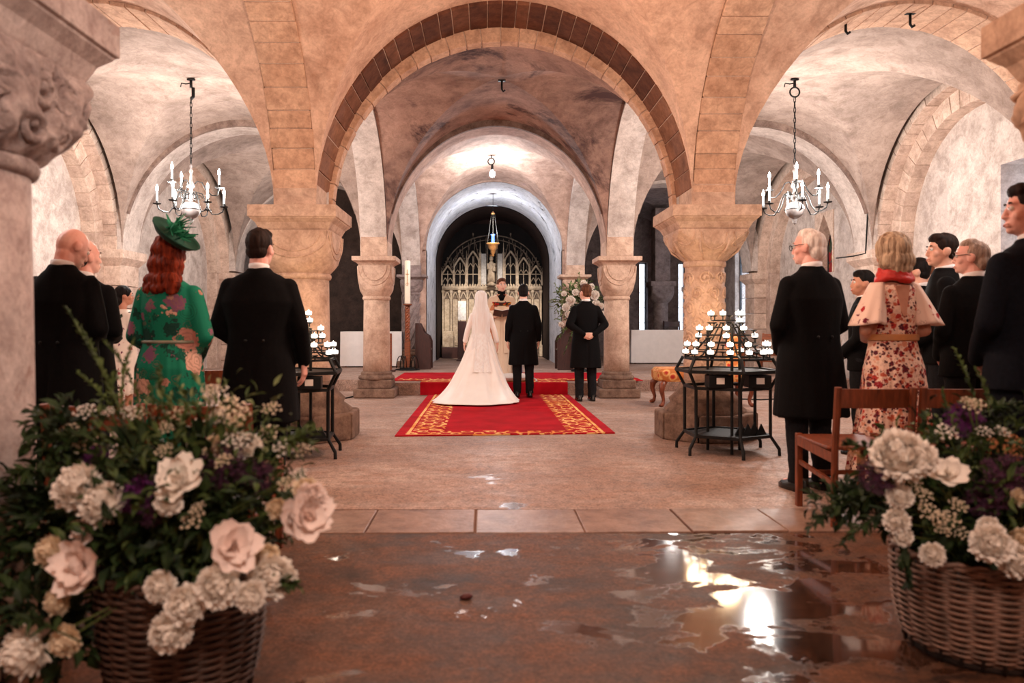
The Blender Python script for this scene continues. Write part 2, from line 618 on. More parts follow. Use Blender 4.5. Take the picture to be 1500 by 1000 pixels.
def arch_pts(a, b, n, th0=0.0, th1=PI):
    return [(a * math.cos(th0 + (th1 - th0) * k / n), b * math.sin(th0 + (th1 - th0) * k / n)) for k in range(n + 1)]


def arch(label, c, axis, half, rise, depth, thick, mt, mort=None, stones=0, stilt=0.0, jit=0.006, seed=1, name='arch', z0=SPRING, slant=0.0, cut=0.0):
    """arch whose span runs along axis ('x' or 'y'), c = middle of the span on plan; soffit `depth` wide; stones > 0 builds each voussoir"""
    rnd = random.Random(seed)

    def W(s, d, z):
        return (c[0] + s, c[1] + d, z) if axis == 'x' else (c[0] + d + s * slant, c[1] + s, z)

    def seg(mb, t0, t1, r, dd, n=1, out=0.0):
        rings = []
        for k in range(n + 1):
            t = t0 + (t1 - t0) * k / n
            ct, st = math.cos(t), math.sin(t)
            ra, rb = half - r, rise - r
            oa, ob = half + thick, rise + thick
            rings.append([W(ra * ct, -dd, z0 + stilt + rb * st), W(oa * ct, -dd, z0 + stilt + ob * st), W(oa * ct, dd, z0 + stilt + ob * st), W(ra * ct, dd, z0 + stilt + rb * st)])
        mb.rings(rings)
    core = MB()
    seg(core, cut, PI - cut, -0.012 if stones else 0.0, depth / 2 - (0.012 if stones else 0), 48)
    if stilt > 0:
        for s in (-1, 1):
            core.box(W(s * (half + thick / 2 + (0.006 if stones else 0)), 0, z0 + stilt / 2), (thick, depth, stilt) if axis == 'x' else (depth, thick, stilt))
    o = struct(name, core, (mort or mt) if stones else mt, None, 40, label=label, cat='arch')
    if stones:
        edges = [0.0]
        for k in range(stones):
            edges.append(edges[-1] + rnd.uniform(0.8, 1.2))
        edges = [e / edges[-1] * PI for e in edges]
        g = 0.0045 / half
        for k in range(stones):
            mb = MB()
            seg(mb, edges[k] + g, edges[k + 1] - g, rnd.uniform(-jit, jit), depth / 2 + rnd.uniform(-0.004, 0.006), 2)
            mm = mt if not isinstance(mt, (list, tuple)) else rnd.choice(mt)
            if mt is DK and abs((edges[k] + edges[k + 1]) / 2 - PI / 2) > rnd.uniform(0.92, 1.2):
                mm = M['stone_brown']
            obj('voussoir', mb, mm, o, bevel=0.006)
    return o


M['stone_dark2'] = stone('browner_voussoir_stone', hexc(120, 76, 56), hexc(70, 42, 34), hexc(138, 94, 72), 1.6, 7, (0.35, 0.6))
M['stone_warm2'] = stone('browner_arch_stone', hexc(208, 166, 138), hexc(164, 114, 88), hexc(220, 182, 154), 1.6, 7, (0.32, 0.6))
M['stone_pale2'] = stone('greyer_dressed_stone', hexc(200, 172, 154), hexc(160, 130, 114), hexc(214, 190, 176), 1.6, 6, (0.32, 0.6))
M['stone_brown'] = stone('orange_brown_stone', hexc(142, 96, 72), hexc(96, 60, 44), hexc(160, 114, 88), 1.6, 7, (0.35, 0.6))
M['rib'] = stone('grey_brown_rib', hexc(134, 108, 96), hexc(82, 64, 58), hexc(160, 136, 124), 2.0, 8)
DK = [M['stone_dark'], M['stone_dark'], M['stone_dark2']]
WM = [M['stone_warm'], M['stone_warm'], M['stone_warm2']]
PL = [M['stone_pale'], M['stone_pale2']]
for j in range(5):
    for i in range(3):
        if i == 1 and j == 4:
            continue
        x0, x1 = NX[j][i] + BX, NX[j][i + 1] - BX
        cx, half = (x0 + x1) / 2, (x1 - x0) / 2
        side = VNAME[i]
        z0 = SPRING if j < 4 else 2.42
        if j == 2 and i == 1:
            arch('dark stained outer order of the nave arch', (cx, NY[j]), 'x', half, 2.04, 0.6, 0.3, DK, M['mortar'], 36, 0.0, seed=5)
            arch('pale inner order under the nave arch', (cx, NY[j] + 0.37), 'x', half - 0.045, 1.89, 0.16, 0.28, WM, M['mortar'], 30, 0.0, seed=6)
        elif j == 2:
            arch('stone arch across the %s between the near piers' % side, (cx, NY[j]), 'x', half, 2.04, 0.6, 0.3, WM, M['mortar'], 32, seed=8 + i)
        elif j == 3:
            arch('plastered arch across the %s between the slim columns' % side, (cx, NY[j]), 'x', half, 2.0, 0.56, 0.3, M['vault_alt' if i == 1 else 'plaster'])
            arch('dark weathered rib along the front edge of the %s arch between the slim columns' % side, (cx, NY[j] - 0.295), 'x', half - 0.015, 1.985, 0.07, 0.10, M['rib'], cut=0.3)
        else:
            arch('plastered arch across the %s, %s' % (side, RNAME[j]), (cx, NY[j]), 'x', half, 2.03, 0.6, 0.3, M['plaster' if j > 2 else 'stone_warm'], z0=z0)
for j in range(5):
    for i in (1, 2):
        y0, y1 = NY[j] + BY, NY[j + 1] - BY
        if j == 4:
            continue
        cx = (NX[j][i] + NX[j + 1][i]) / 2
        st = 34 if j == 1 else 0
        arch('arcade arch between nave and %s aisle, %s' % ('left' if i == 1 else 'right', RNAME[j]), (cx, (y0 + y1) / 2), 'y', (y1 - y0) / 2, 2.04, 0.42, 0.3,
             WM if st else M['plaster'], M['mortar'], st, seed=20 + i, slant=(NX[j + 1][i] - NX[j][i]) / (NY[j + 1] - NY[j]))

# ---- outer walls with blind arches
XL, XR = -6.0, 6.4
for side, X, s in (('left', XL, -1), ('right', XR, 1)):
    Xw = X + s * 0.30                                              # recessed wall face
    w = MB()
    openings = {'right': [(9.0, 9.75, 1.95, 3.25), (18.6, 20.1, 0.95, 3.3), (14.4, 15.2, 2.2, 3.4)], 'left': []}[side]
    ys = sorted([-2.9, 23.2] + [q for o_ in openings for q in o_[:2]])
    k = 0
    y = -2.9
    for (a, b, za, zb) in sorted(openings):
        w.box((Xw + s * 0.25, (y + a) / 2, 2.45), (0.5, a - y, 5.3))
        w.box((Xw + s * 0.25, (a + b) / 2, (za - 0.2) / 2), (0.5, b - a, za + 0.2))
        w.box((Xw + s * 0.25, (a + b) / 2, (zb + 5.1) / 2), (0.5, b - a, 5.1 - zb))
        y = b
    w.box((Xw + s * 0.25, (y + 23.2) / 2, 2.45), (0.5, 23.2 - y, 5.3))
    struct('wall_' + side, w, M['plaster'], label='rough plastered outer wall of the %s aisle' % side, cat='wall')
    for j in range(5):
        y0, y1 = NY[j] + BY, NY[j + 1] - BY
        cy, half = (y0 + y1) / 2, (y1 - y0) / 2
        st = 30 if j == 2 else 0
        arch('outer order of the blind arch on the %s wall, %s' % (side, RNAME[j]), (X + s * 0.10, cy), 'y', half, 2.04, 0.42, 0.32, PL if st else M['stone_pale'], M['mortar'], st, seed=40 + j)
        arch('inner order of the blind arch on the %s wall, %s' % (side, RNAME[j]), (X + s * 0.20, cy), 'y', half - 0.26, 1.78, 0.24, 0.3, PL if st else M['stone_pale'], M['mortar'], 26 if st else 0, seed=50 + j)
        for e in (-1, 1):                                        # jambs of the inner order
            struct('trim_%d' % (j + 1), MB().box((X + s * 0.20, cy + e * (half - 0.1), SPRING / 2), (0.24, 0.32, SPRING)), M['stone_pale2'],
                   label='jamb stone under the inner order of the %s blind arch, %s' % (side, RNAME[j]), cat='trim', bevel=0.02)
    for j in range(6):                                           # responds
        r = thing('respond', 'half pier carrying the vault on the %s wall, row %s' % (side, ['behind the camera', 'beside the camera', 'beside the near piers', 'beside the slim columns', 'beside the sanctuary', 'at the far end'][j]), 'pier', (X, NY[j], 0), kind='structure')
        for q in range(6):
            h = 2.16 / 6
            obj('stone', MB().box((s * 0.04, 0, h * (q + 0.5)), (0.46, 0.62 + rs.uniform(-0.01, 0.01), h - 0.008)), M['stone_pale' if q % 2 else 'stone_pale2'], r, bevel=0.012)
        obj('impost', MB().rings([[Vector((x_ + s * 0.06, y_, z)) for x_, y_ in ((-hh, -hh - 0.08), (hh, -hh - 0.08), (hh, hh + 0.08), (-hh, hh + 0.08))] for hh, z in ((0.24, 2.12), (0.34, 2.24), (0.34, 2.37))]), M['stone_pale'], r, bevel=0.01)

# end walls and the wall behind the camera
struct('wall_back', MB().box((0.2, -3.1, 2.4), (14, 0.4, 5.4)), M['vault_warm'], label='plastered wall behind the camera', cat='wall')
w = MB()
for x0, x1, za, zb in ((-6.6, -5.0, None, None), (-5.0, -4.3, 1.0, 3.2), (-4.3, -1.75, None, None), (2.15, 4.75, None, None), (4.75, 5.0, 0.8, 3.1), (5.0, 5.95, None, None), (5.95, 6.2, 0.8, 3.1), (6.2, 7.0, None, None)):
    if za is None:
        w.box(((x0 + x1) / 2, 23.3, 2.4), (x1 - x0, 0.5, 5.4))
    else:
        w.box(((x0 + x1) / 2, 23.3, za / 2 - 0.1), (x1 - x0, 0.5, za + 0.2))
        w.box(((x0 + x1) / 2, 23.3, (zb + 5.1) / 2), (x1 - x0, 0.5, 5.1 - zb))
struct('wall_far', w, M['grey_stone'], label='grey end wall of the aisles with window slits', cat='wall')
# dark enclosure wall in the left aisle, and a low one on the right
struct('wall_screen', MB().box((-3.05, 18.3, 2.2), (2.55, 0.3, 4.6)), M['dark_wall'], label='unlit wall coloured dark closing the left aisle behind the columns', cat='wall')
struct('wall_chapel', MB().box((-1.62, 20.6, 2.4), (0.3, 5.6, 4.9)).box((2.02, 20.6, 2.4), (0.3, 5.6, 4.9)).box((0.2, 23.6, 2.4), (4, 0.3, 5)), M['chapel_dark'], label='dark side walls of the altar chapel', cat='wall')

# ---- windows with panes
m, nt, b = newmat('window_glass')
b.inputs['Base Color'].default_value = (0.9, 0.95, 1, 1)
b.inputs['Roughness'].default_value = 0.25
b.inputs['Alpha'].default_value = 0.25
M['glass'] = m
m, nt, b = newmat('stained_glass')
v = tex(nt, 'VORONOI', 9)
nt.links.new(ramp(nt, v.outputs['Color'], [(0.0, (0.25, 0.02, 0.02)), (0.35, (0.03, 0.05, 0.03)), (0.6, (0.3, 0.12, 0.03)), (1.0, (0.02, 0.03, 0.08))], 'CONSTANT'), b.inputs['Base Color'])
b.inputs['Roughness'].default_value = 0.2
b.inputs['Alpha'].default_value = 0.93
M['stained'] = m
M['lead'] = plain('lead_came', (0.03, 0.03, 0.035), 0.5, 0.3, 0.2, 20, 0.1)


def window(n, lab, c, axis, wd, z0, z1, glass, cols, rows):
    t = thing('window_%d' % n, lab, 'window', (c[0], c[1], 0), kind='structure')
    W = (lambda a, z: (a, 0, z)) if axis == 'x' else (lambda a, z: (0, a, z))
    fr = MB()
    e = 0.03
    for a0, a1, b0, b1 in ((-wd / 2, wd / 2, z0, z0), (-wd / 2, wd / 2, z1, z1), (-wd / 2, -wd / 2, z0, z1), (wd / 2, wd / 2, z0, z1)):
        fr.bar(W(a0, b0), W(a1, b1), 0.06)
    obj('frame', fr, M['lead'], t)
    for i in range(cols):
        for k in range(rows):
            a0, a1 = -wd / 2 + wd * i / cols + 0.006, -wd / 2 + wd * (i + 1) / cols - 0.006
            b0, b1 = z0 + (z1 - z0) * k / rows + 0.006, z0 + (z1 - z0) * (k + 1) / rows - 0.006
            obj('pane', MB().extrude([W(a0, b0), W(a1, b0), W(a1, b1), W(a0, b1)], (0, 0.008, 0) if axis == 'x' else (0.008, 0, 0)), glass, t)
    cm = MB()
    for i in range(1, cols):
        a = -wd / 2 + wd * i / cols
        cm.bar(W(a, z0), W(a, z1), 0.014)
    for k in range(1, rows):
        z = z0 + (z1 - z0) * k / rows
        cm.bar(W(-wd / 2, z), W(wd / 2, z), 0.014)
    obj('glazing_bars', cm, M['lead'], t)


window(1, 'daylit window at the right edge behind the guests', (7.12, 9.375), 'y', 0.75, 1.95, 3.25, M['glass'], 2, 4)
window(2, 'tall daylit window in the right aisle past the carved pier', (6.85, 19.35), 'y', 1.5, 0.95, 3.3, M['glass'], 3, 5)
window(3, 'stained glass window high on the right wall below the chandelier', (6.95, 14.8), 'y', 0.8, 2.2, 3.4, M['stained'], 3, 5)
sur = MB()
for e in (-1, 1):
    poly = [(6.68, 14.8 + e * 0.4, 2.2), (6.68, 14.8 + e * 0.4, 3.4), (6.68, 14.8, 3.4)] + [(6.68, 14.8 + e * 0.36 * (1 - math.sin(q / 8 * PI / 2) ** 1.3), 2.75 + 0.6 * math.sin(q / 8 * PI / 2)) for q in range(8, -1, -1)] + [(6.68, 14.8 + e * 0.36, 2.2)]
    sur.extrude(poly, (0.24, 0, 0))
struct('trim_9', sur, M['stone_pale'], label='pointed stone surround of the stained glass window', cat='trim')
window(4, 'narrow daylit window at the end of the left aisle', (-4.65, 23.3), 'x', 0.7, 1.0, 3.2, M['glass'], 2, 5)
window(5, 'narrow daylit window at the end of the right aisle beside the slim column', (4.875, 23.3), 'x', 0.25, 0.8, 3.1, M['glass'], 1, 5)
window(6, 'narrow daylit window at the end of the right aisle by the carved pier', (6.075, 23.3), 'x', 0.25, 0.8, 3.1, M['glass'], 1, 5)

# ---- piers


def sq(h, z, e=0.0):
    return [Vector((x_ * h, y_ * h, z)) for x_, y_ in ((-1, -1), (1, -1), (1, 1), (-1, 1))]


def cushion(r0, h, z0, z1, n=72, cone=False, m=16, carve=0.0, seed=0):
    rings = []
    for k in range(m + 1):
        t = k / m
        z = z0 + (z1 - z0) * t
        rho = r0 + (h * 1.42 - r0) * (t if cone else math.sin(t * PI / 2) ** 0.9)
        ring = []
        for q in range(n):
            a = 2 * PI * (q + 0.5) / n
            s_ = h / max(abs(math.cos(a)), abs(math.sin(a)))
            r = min(s_, rho)
            if carve:
                p = Vector((math.cos(a) * 2.1 + seed, math.sin(a) * 2.1, z * 5.2))
                p = p + 0.55 * mnoise.noise_vector(p * 0.9)
                d = mnoise.voronoi(p * 1.25)[0]
                r += carve * (0.75 - 1.9 * (d[1] - d[0])) * math.sin(PI * min(1, max(0, t * 0.97 + 0.02))) ** 0.35
                r += carve * 0.35 * mnoise.noise(p * 2.6)
            ring.append(Vector((r * math.cos(a), r * math.sin(a), z)))
        rings.append(ring)
    return MB().rings(rings)


def octagon(r, z, off=PI / 8):
    return [Vector((r * math.cos(off + k * PI / 4), r * math.sin(off + k * PI / 4), z)) for k in range(8)]


def pier(label, i, j, r, ab, zc0, zc1, ztop, mt, kind, base='square', zf=0.0, r_top=None, ab_mt=None, cap_mt=None):
    x, y = NX[j][i], NY[j]
    t = thing('pier', label, 'pier', (x, y, 0), kind='structure')
    ab_mt = ab_mt or mt
    # springing block in courses
    z = ztop
    blk = MB().box((0, 0, (ztop + 2.62) / 2), (2 * BX + 0.012, 2 * BY + 0.024, 2.62 - ztop))
    obj('springing_block', blk, mt, t, bevel=0.012)
    hb = ztop - zc1
    obj('abacus', MB().rings([sq(ab - 0.10, zc1 - 0.002), sq(ab - 0.085, zc1 + 0.02), sq(ab - 0.06, zc1 + hb * 0.30), sq(ab - 0.015, zc1 + hb * 0.47), sq(ab - 0.015, zc1 + hb * 0.5), sq(ab, zc1 + hb * 0.52), sq(ab, ztop)]), ab_mt, t, bevel=0.008)
    rt = r_top or r * 0.97
    cap = cushion(rt, ab - 0.085, zc0, zc1, cone=(kind == 'scallop'), carve=0.055 if kind == 'carved' else 0, n=160 if kind == 'carved' else 72, m=48 if kind == 'carved' else 16)
    c_ = obj('capital', cap, cap_mt or mt, t, 35 if kind != 'carved' else True)
    h = ab - 0.085
    if kind == 'cushion':
        rel = MB()
        for q in range(4):
            R = Matrix.Rotation(q * PI / 2, 4, 'Z')
            for rr in (0.74, 0.98):
                pts = [R @ Vector((math.cos(PI + a * PI / 12) * h * rr, -h - 0.002, zc1 - 0.012 + math.sin(PI + a * PI / 12) * (zc1 - zc0) * 0.62 * rr)) for a in range(13)]
                rel.tube(pts, 0.010, 5)
        obj('lunette_moulding', rel, mt, c_, True)
    if kind == 'scallop':
        rel = MB()
        for q in range(4):
            R = Matrix.Rotation(q * PI / 2, 4, 'Z')
            for cx, w in ((-0.27, 0.075), (0, 0.125), (0.27, 0.075)):
                pts = []
                for a in range(13):
                    u = math.cos(PI + a * PI / 12)
                    zz = zc1 - 0.03 - 0.17 * math.sin(a * PI / 12) * (w / 0.125) ** 0.5
                    tt = (zz - zc0) / (zc1 - zc0)
                    rho = rt + (h * 1.42 - rt) * tt
                    xx = cx * (h / 0.35) + u * w * (h / 0.35)
                    yy = min(h, math.sqrt(max(0.01, rho * rho - xx * xx)))
                    pts.append(R @ Vector((xx, -yy - 0.003, zz)))
                rel.tube(pts, 0.009, 5)
            for sx in (-1, 1):
                rel.tube([R @ Vector((sx * h * 0.42, -h + 0.0, zc1 - 0.10)), R @ Vector((sx * h * 0.36, -(rt + (h * 1.42 - rt) * 0.35), zc0 + (zc1 - zc0) * 0.35)), R @ Vector((sx * rt * 0.33, -rt, zc0 + 0.02))], 0.014, 5)
        obj('scallop_moulding', rel, mt, c_, True)
    obj('necking', MB().lathe([(rt * 1.0, zc0 - 0.055), (rt * 1.07, zc0 - 0.045), (rt * 1.1, zc0 - 0.02), (rt * 1.07, zc0 + 0.004), (rt, zc0 + 0.012)], 40), cap_mt or mt, t, True)
    zb = zf + (0.40 if base != 'oct' else 0.52)
    obj('shaft', MB().lathe([(r * 1.02, zb - 0.02), (r * 1.015, zb + 0.3), (r, (zb + zc0) / 2), (rt, zc0 - 0.05)], 48), mt, t, True)
    if base == 'square':
        obj('base_moulding', MB().lathe([(r * 1.28, zf + 0.28), (r * 1.38, zf + 0.31), (r * 1.34, zf + 0.345), (r * 1.2, zf + 0.36), (r * 1.17, zf + 0.375), (r * 1.2, zf + 0.39), (r * 1.12, zf + 0.415), (r, zf + 0.42)], 40), M['pier_rough'], t, True)
        obj('plinth', MB().box((0, 0, zf + 0.22), (0.54, 0.54, 0.14)), M['pier_rough'], t, bevel=0.02)
        obj('plinth', MB().box((0, 0, zf + 0.075), (0.66, 0.66, 0.15)), M['pier_rough'], t, bevel=0.025)
    else:
        rnd = random.Random(4 + i)
        ov = 0.32 if j == 2 else 0.08
        wob = lambda a, z: 0.06 * mnoise.noise(Vector((math.cos(a) * 2, math.sin(a) * 2, z * 6 + i)))
        obj('base_moulding', MB().lathe([(r + 0.22 * ov / 0.32, 0.24), (r + 0.21 * ov / 0.32, 0.30), (r + 0.14 * ov / 0.32, 0.36), (r + 0.16 * ov / 0.32, 0.40), (r + 0.09 * ov / 0.32, 0.47), (r + 0.05 * ov / 0.32, 0.55), (r * 1.0, 0.60)], 40, wob=wob), M['pier_rough'], t, True)
        for q in range(8):                                       # plinth built of eight wedge blocks
            a0, a1 = -PI / 8 + q * PI / 4 + 0.012, PI / 8 + q * PI / 4 - 0.012
            R_ = r + ov + rnd.uniform(-0.015, 0.015)
            obj('plinth_stone', MB().prism([(0.1 * math.cos((a0 + a1) / 2), 0.1 * math.sin((a0 + a1) / 2)), (R_ * math.cos(a0), R_ * math.sin(a0)), (R_ * math.cos(a1), R_ * math.sin(a1))], 0, 0.27 + rnd.uniform(-0.012, 0.01)), M['pier_rough'], t, bevel=0.018)
    return t, rt


pier('mottled column with a beast carved capital at the left edge', 1, 1, 0.32, 0.45, 1.74, 2.10, 2.36, M['pier_fore'], 'carved', 'oct', cap_mt=M['carved'])
pier('column whose carved capital shows at the top right corner', 2, 1, 0.32, 0.45, 1.70, 2.10, 2.36, M['stone_warm'], 'carved', 'oct', cap_mt=M['stone_warm2'])
pier('thick round pier with cushion capital left of the nave', 1, 2, 0.285, 0.44, 1.69, 2.12, 2.36, M['pier'], 'cushion', 'oct')
tR, rR = pier('pier with scroll carved shaft and scalloped capital right of the nave', 2, 2, 0.205, 0.44, 1.82, 2.13, 2.36, M['pier'], 'scallop', 'oct')
pier('slim column with cushion capital left of the red carpet', 1, 3, 0.215, 0.35, 1.63, 2.13, 2.27, M['pier'], 'cushion')
pier('slim column with cushion capital right of the best man', 2, 3, 0.205, 0.35, 1.63, 2.13, 2.27, M['pier'], 'cushion')
t3, r3 = pier('dark spiral fluted column behind the tall candle', 1, 4, 0.235, 0.34, 1.92, 2.22, 2.34, M['grey_stone'], 'cushion', zf=0.2)
pier('column behind the flower arrangement with moulded capital', 2, 4, 0.235, 0.36, 1.95, 2.22, 2.34, M['pier'], 'cushion', zf=0.2)
# carved beasts and foliage on the two near capitals
for pr, sd_ in ((0, 1), (1, 2)):
    tp = [o for o in COL.objects if o.name.startswith('pier')][pr]
    cp_ = [o for o in COL.objects if o.parent == tp and o.name.startswith('capital')][0]
    rr_c = random.Random(sd_)
    cv = MB()
    for q in range(26):
        a0 = q * 2 * PI / 13 + rr_c.uniform(-0.1, 0.1)
        zc = 1.83 + 0.15 * (q % 2) + rr_c.uniform(-0.02, 0.02)
        hand = rr_c.choice((-1, 1))
        pts, rad = [], []
        for s_ in range(18):
            th = s_ * 0.5
            rr2 = 0.085 * (1 - s_ / 21)
            z = zc + rr2 * math.sin(th)
            tq = min(1, max(0, (z - 1.74) / 0.36))
            rho = 0.31 + (0.365 * 1.42 - 0.31) * math.sin(tq * PI / 2) ** 0.9
            a = a0 + hand * rr2 * math.cos(th) / 0.36
            rad_ = min(0.365 / max(abs(math.cos(a)), abs(math.sin(a))), rho) + 0.012
            pts.append(Vector((rad_ * math.cos(a), rad_ * math.sin(a), z)))
            rad.append(0.017 - 0.006 * abs(s_ - 9) / 9)
        cv.tube(pts, rad, 6)
        cv.ball(pts[-1], 0.022, 7, 5)
    obj('carved_scroll', cv, cp_.data.materials[0], cp_, True)
# spiral fluting on the dark column
fl = MB()
for k in range(12):
    fl.tube([Vector((0.24 * math.cos(k * PI / 6 + z * 2.4), 0.24 * math.sin(k * PI / 6 + z * 2.4), 0.62 + z * 1.26)) for z in [q / 20 for q in range(21)]], 0.022, 5)
obj('spiral_fluting', fl, M['grey_stone'], t3, True)
# scroll relief on the right pier
scr = MB()
rnd = random.Random(9)
for row in range(7):
    for kk in range(7):
        a0 = kk * 2 * PI / 7 + (row % 2) * 0.45
        zc = 0.72 + row * 0.155
        hand = 1 if (kk + row) % 2 else -1
        pts = []
        for q in range(20):
            th = q * 0.55
            rr = 0.072 * (1 - q / 23)
            pts.append(Vector(((rR + 0.004) * math.cos(a0 + hand * rr * math.cos(th) / rR), (rR + 0.004) * math.sin(a0 + hand * rr * math.cos(th) / rR), zc + rr * math.sin(th))))
        scr.tube(pts, [0.011] * 14 + [0.012, 0.013, 0.014, 0.015, 0.015, 0.012], 5)
        for lf in range(3):
            aa = a0 + rnd.uniform(-0.3, 0.3)
            zz = zc + rnd.uniform(-0.07, 0.07)
            scr.ball(((rR + 0.003) * math.cos(aa), (rR + 0.003) * math.sin(aa), zz), (0.016, 0.016, 0.026), 6, 4)
obj('scroll_carving', scr, M['pier'], tR, True)
# slender dark column at the end of the right aisle
t = thing('pier', 'dark slender column near the end of the right aisle', 'pier', (4.92, 21.0, 0), kind='structure')
obj('shaft', MB().lathe([(0.22, 0.2), (0.21, 0.5), (0.2, 1.85)], 28), M['grey_stone'], t, True)
obj('capital', cushion(0.21, 0.31, 1.8, 2.25), M['grey_stone'], t, 35)
obj('abacus', MB().box((0, 0, 2.32), (0.7, 0.7, 0.14)), M['grey_stone'], t, bevel=0.015)
obj('springing_block', MB().box((0, 0, 3.4), (0.42, 0.5, 2.05)), M['grey_stone'], t, bevel=0.02)

# ---- altar chapel: whitewashed barrel then a sooty one
CX, CR, CZ = 0.22, 1.58, 2.92


def barrel(y0, y1, r, mt, lab, inner=None):
    mb = MB()
    rings = []
    for y in (y0, y0, y1, y1):
        pass
    prof = [(r, 0.2), (r, 1.2), (r, CZ)] + [(r * math.cos(a), CZ + r * math.sin(a)) for a in [PI * k / 40 for k in range(1, 40)]] + [(-r, CZ), (-r, 1.2), (-r, 0.2)]
    ro = r + 0.25
    vs, fs = [], []
    N = len(prof)
    ny = 12
    for q in range(ny + 1):
        y = y0 + (y1 - y0) * q / ny
        vs += [(CX + a, y, z) for a, z in prof]
    for q in range(ny):
        for k in range(N - 1):
            fs.append((q * N + k, q * N + k + 1, (q + 1) * N + k + 1, (q + 1) * N + k))
    mb.add(vs, fs)
    return struct('ceiling', mb, mt, None, 40, label=lab, cat='ceiling')


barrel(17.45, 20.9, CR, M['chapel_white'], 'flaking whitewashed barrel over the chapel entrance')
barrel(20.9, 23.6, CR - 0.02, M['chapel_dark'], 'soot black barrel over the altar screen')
# face wall around the chapel mouth, fitted under the last nave vault
vs, fs = [], []
N = 40
for k in range(N + 1):
    a = PI * k / N
    vs.append((CX + CR * math.cos(a), 17.45, CZ + CR * math.sin(a)))
    vs.append((CX + 2.05 * math.cos(a) , 17.45, min(5.1, CZ + 2.2 * math.sin(a))))
for k in range(N):
    fs.append((2 * k, 2 * k + 1, 2 * k + 3, 2 * k + 2))
mb = MB().add(vs, fs)
for s in (-1, 1):
    mb.box((CX + s * (CR + 0.22), 17.55, 1.55), (0.44, 0.2, 2.76))
o = struct('wall_arch', mb, M['vault_alt'], label='plastered wall around the chapel mouth', cat='wall')
sol = o.modifiers.new('thickness', 'SOLIDIFY')
sol.thickness = 0.06
ar = MB()
rings = []
for k in range(41):
    a = PI * k / 40
    rings.append([Vector((CX + q * math.cos(a), 17.45 + d, CZ + q * math.sin(a))) for q, d in ((CR - 0.0, -0.07), (CR + 0.1, -0.1), (CR + 0.13, -0.03), (CR + 0.0, 0.02))])
ar.rings(rings)
struct('arch', ar, M['vault_alt'], None, 40, label='thin moulded rim around the chapel mouth', cat='arch')
# ------------------------------------------------------------------ altar chapel furniture
rnd = random.Random(11)
M['screen_dark'] = stone('shade_darkened_screen_stone', hexc(112, 94, 80), hexc(58, 44, 38), hexc(168, 150, 132), 5, 12, (0.4, 0.62))  # shade of the screen's upper tier and backing put into the stone colour
M['niche'] = stone('black_niche_shade', hexc(24, 18, 17), hexc(12, 9, 9), None, 3, 8)  # near-black backing painted in as shadow behind the niches
M['bright_panel'] = stone('plain_white_panel', hexc(236, 232, 226), hexc(206, 198, 190), None, 3, 8)  # white board colour; in the screen it stands in for daylight openings
rd = thing('altar_screen', 'carved gothic stone screen with arched niches behind the altar', 'screen', (0.22, 23.15, 0.2), kind=None)
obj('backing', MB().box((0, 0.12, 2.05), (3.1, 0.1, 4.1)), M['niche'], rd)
lower = obj('lower_panel_backing', MB().box((0, 0.0, 1.05), (3.06, 0.14, 2.1)), M['screen_dark'], rd)
NP = 12
for k in range(NP):
    xa = -1.5 + 3.0 * k / NP
    w = 3.0 / NP
    pn = obj('panel', MB().box((xa + w / 2, -0.08, 1.1), (w * 0.62, 0.03, 1.35)), M['tracery'], rd, bevel=0.006)
    hd = MB()
    pts = [Vector((xa + w / 2 + w * 0.36 * u, -0.105, 1.78 + 0.2 * (1 - abs(u) ** 1.6))) for u in [q / 6 - 1 for q in range(13)]]
    hd.tube(pts, 0.02, 5)
    obj('panel_head', hd, M['tracery'], pn, True)
for k in range(NP + 1):
    xa = -1.5 + 3.0 * k / NP
    mb = MB().box((xa, -0.1, 1.02), (0.055, 0.08, 1.95)).box((xa, -0.13, 0.2), (0.09, 0.12, 0.35)).rings([[Vector((xa + a * h, -0.12 + b * h, z)) for a, b in ((-1, -1), (1, -1), (1, 1), (-1, 1))] for h, z in ((0.03, 1.95), (0.045, 2.0), (0.045, 2.05))])
    obj('pilaster', mb, M['tracery'], rd, bevel=0.006)
cor = obj('cornice', MB().extrude([(-1.53, -0.05, 2.04), (-1.53, -0.16, 2.06), (-1.53, -0.2, 2.12), (-1.53, -0.16, 2.17), (-1.53, -0.05, 2.17)], (3.06, 0, 0)), M['tracery'], rd, bevel=0.005)
crest = MB()
for k in range(38):
    xa = -1.5 + 3.0 * (k + 0.5) / 38
    crest.extrude([(xa - 0.028, -0.14, 2.17), (xa + 0.028, -0.14, 2.17), (xa + 0.028, -0.14, 2.215), (xa, -0.14, 2.25), (xa - 0.028, -0.14, 2.215)], (0, 0.05, 0))
obj('cresting', crest, M['tracery'], cor)


def pointed(x, z, w, h, n=9):
    """right and left halves of a pointed arch"""
    L = [Vector((x - w * (1 - math.sin(q / n * PI / 2) ** 1.25), 0, z + h * math.sin(q / n * PI / 2 * 0.98))) for q in range(n + 1)]
    R = [Vector((2 * x - p.x, 0, p.z)) for p in reversed(L)]
    return L + R


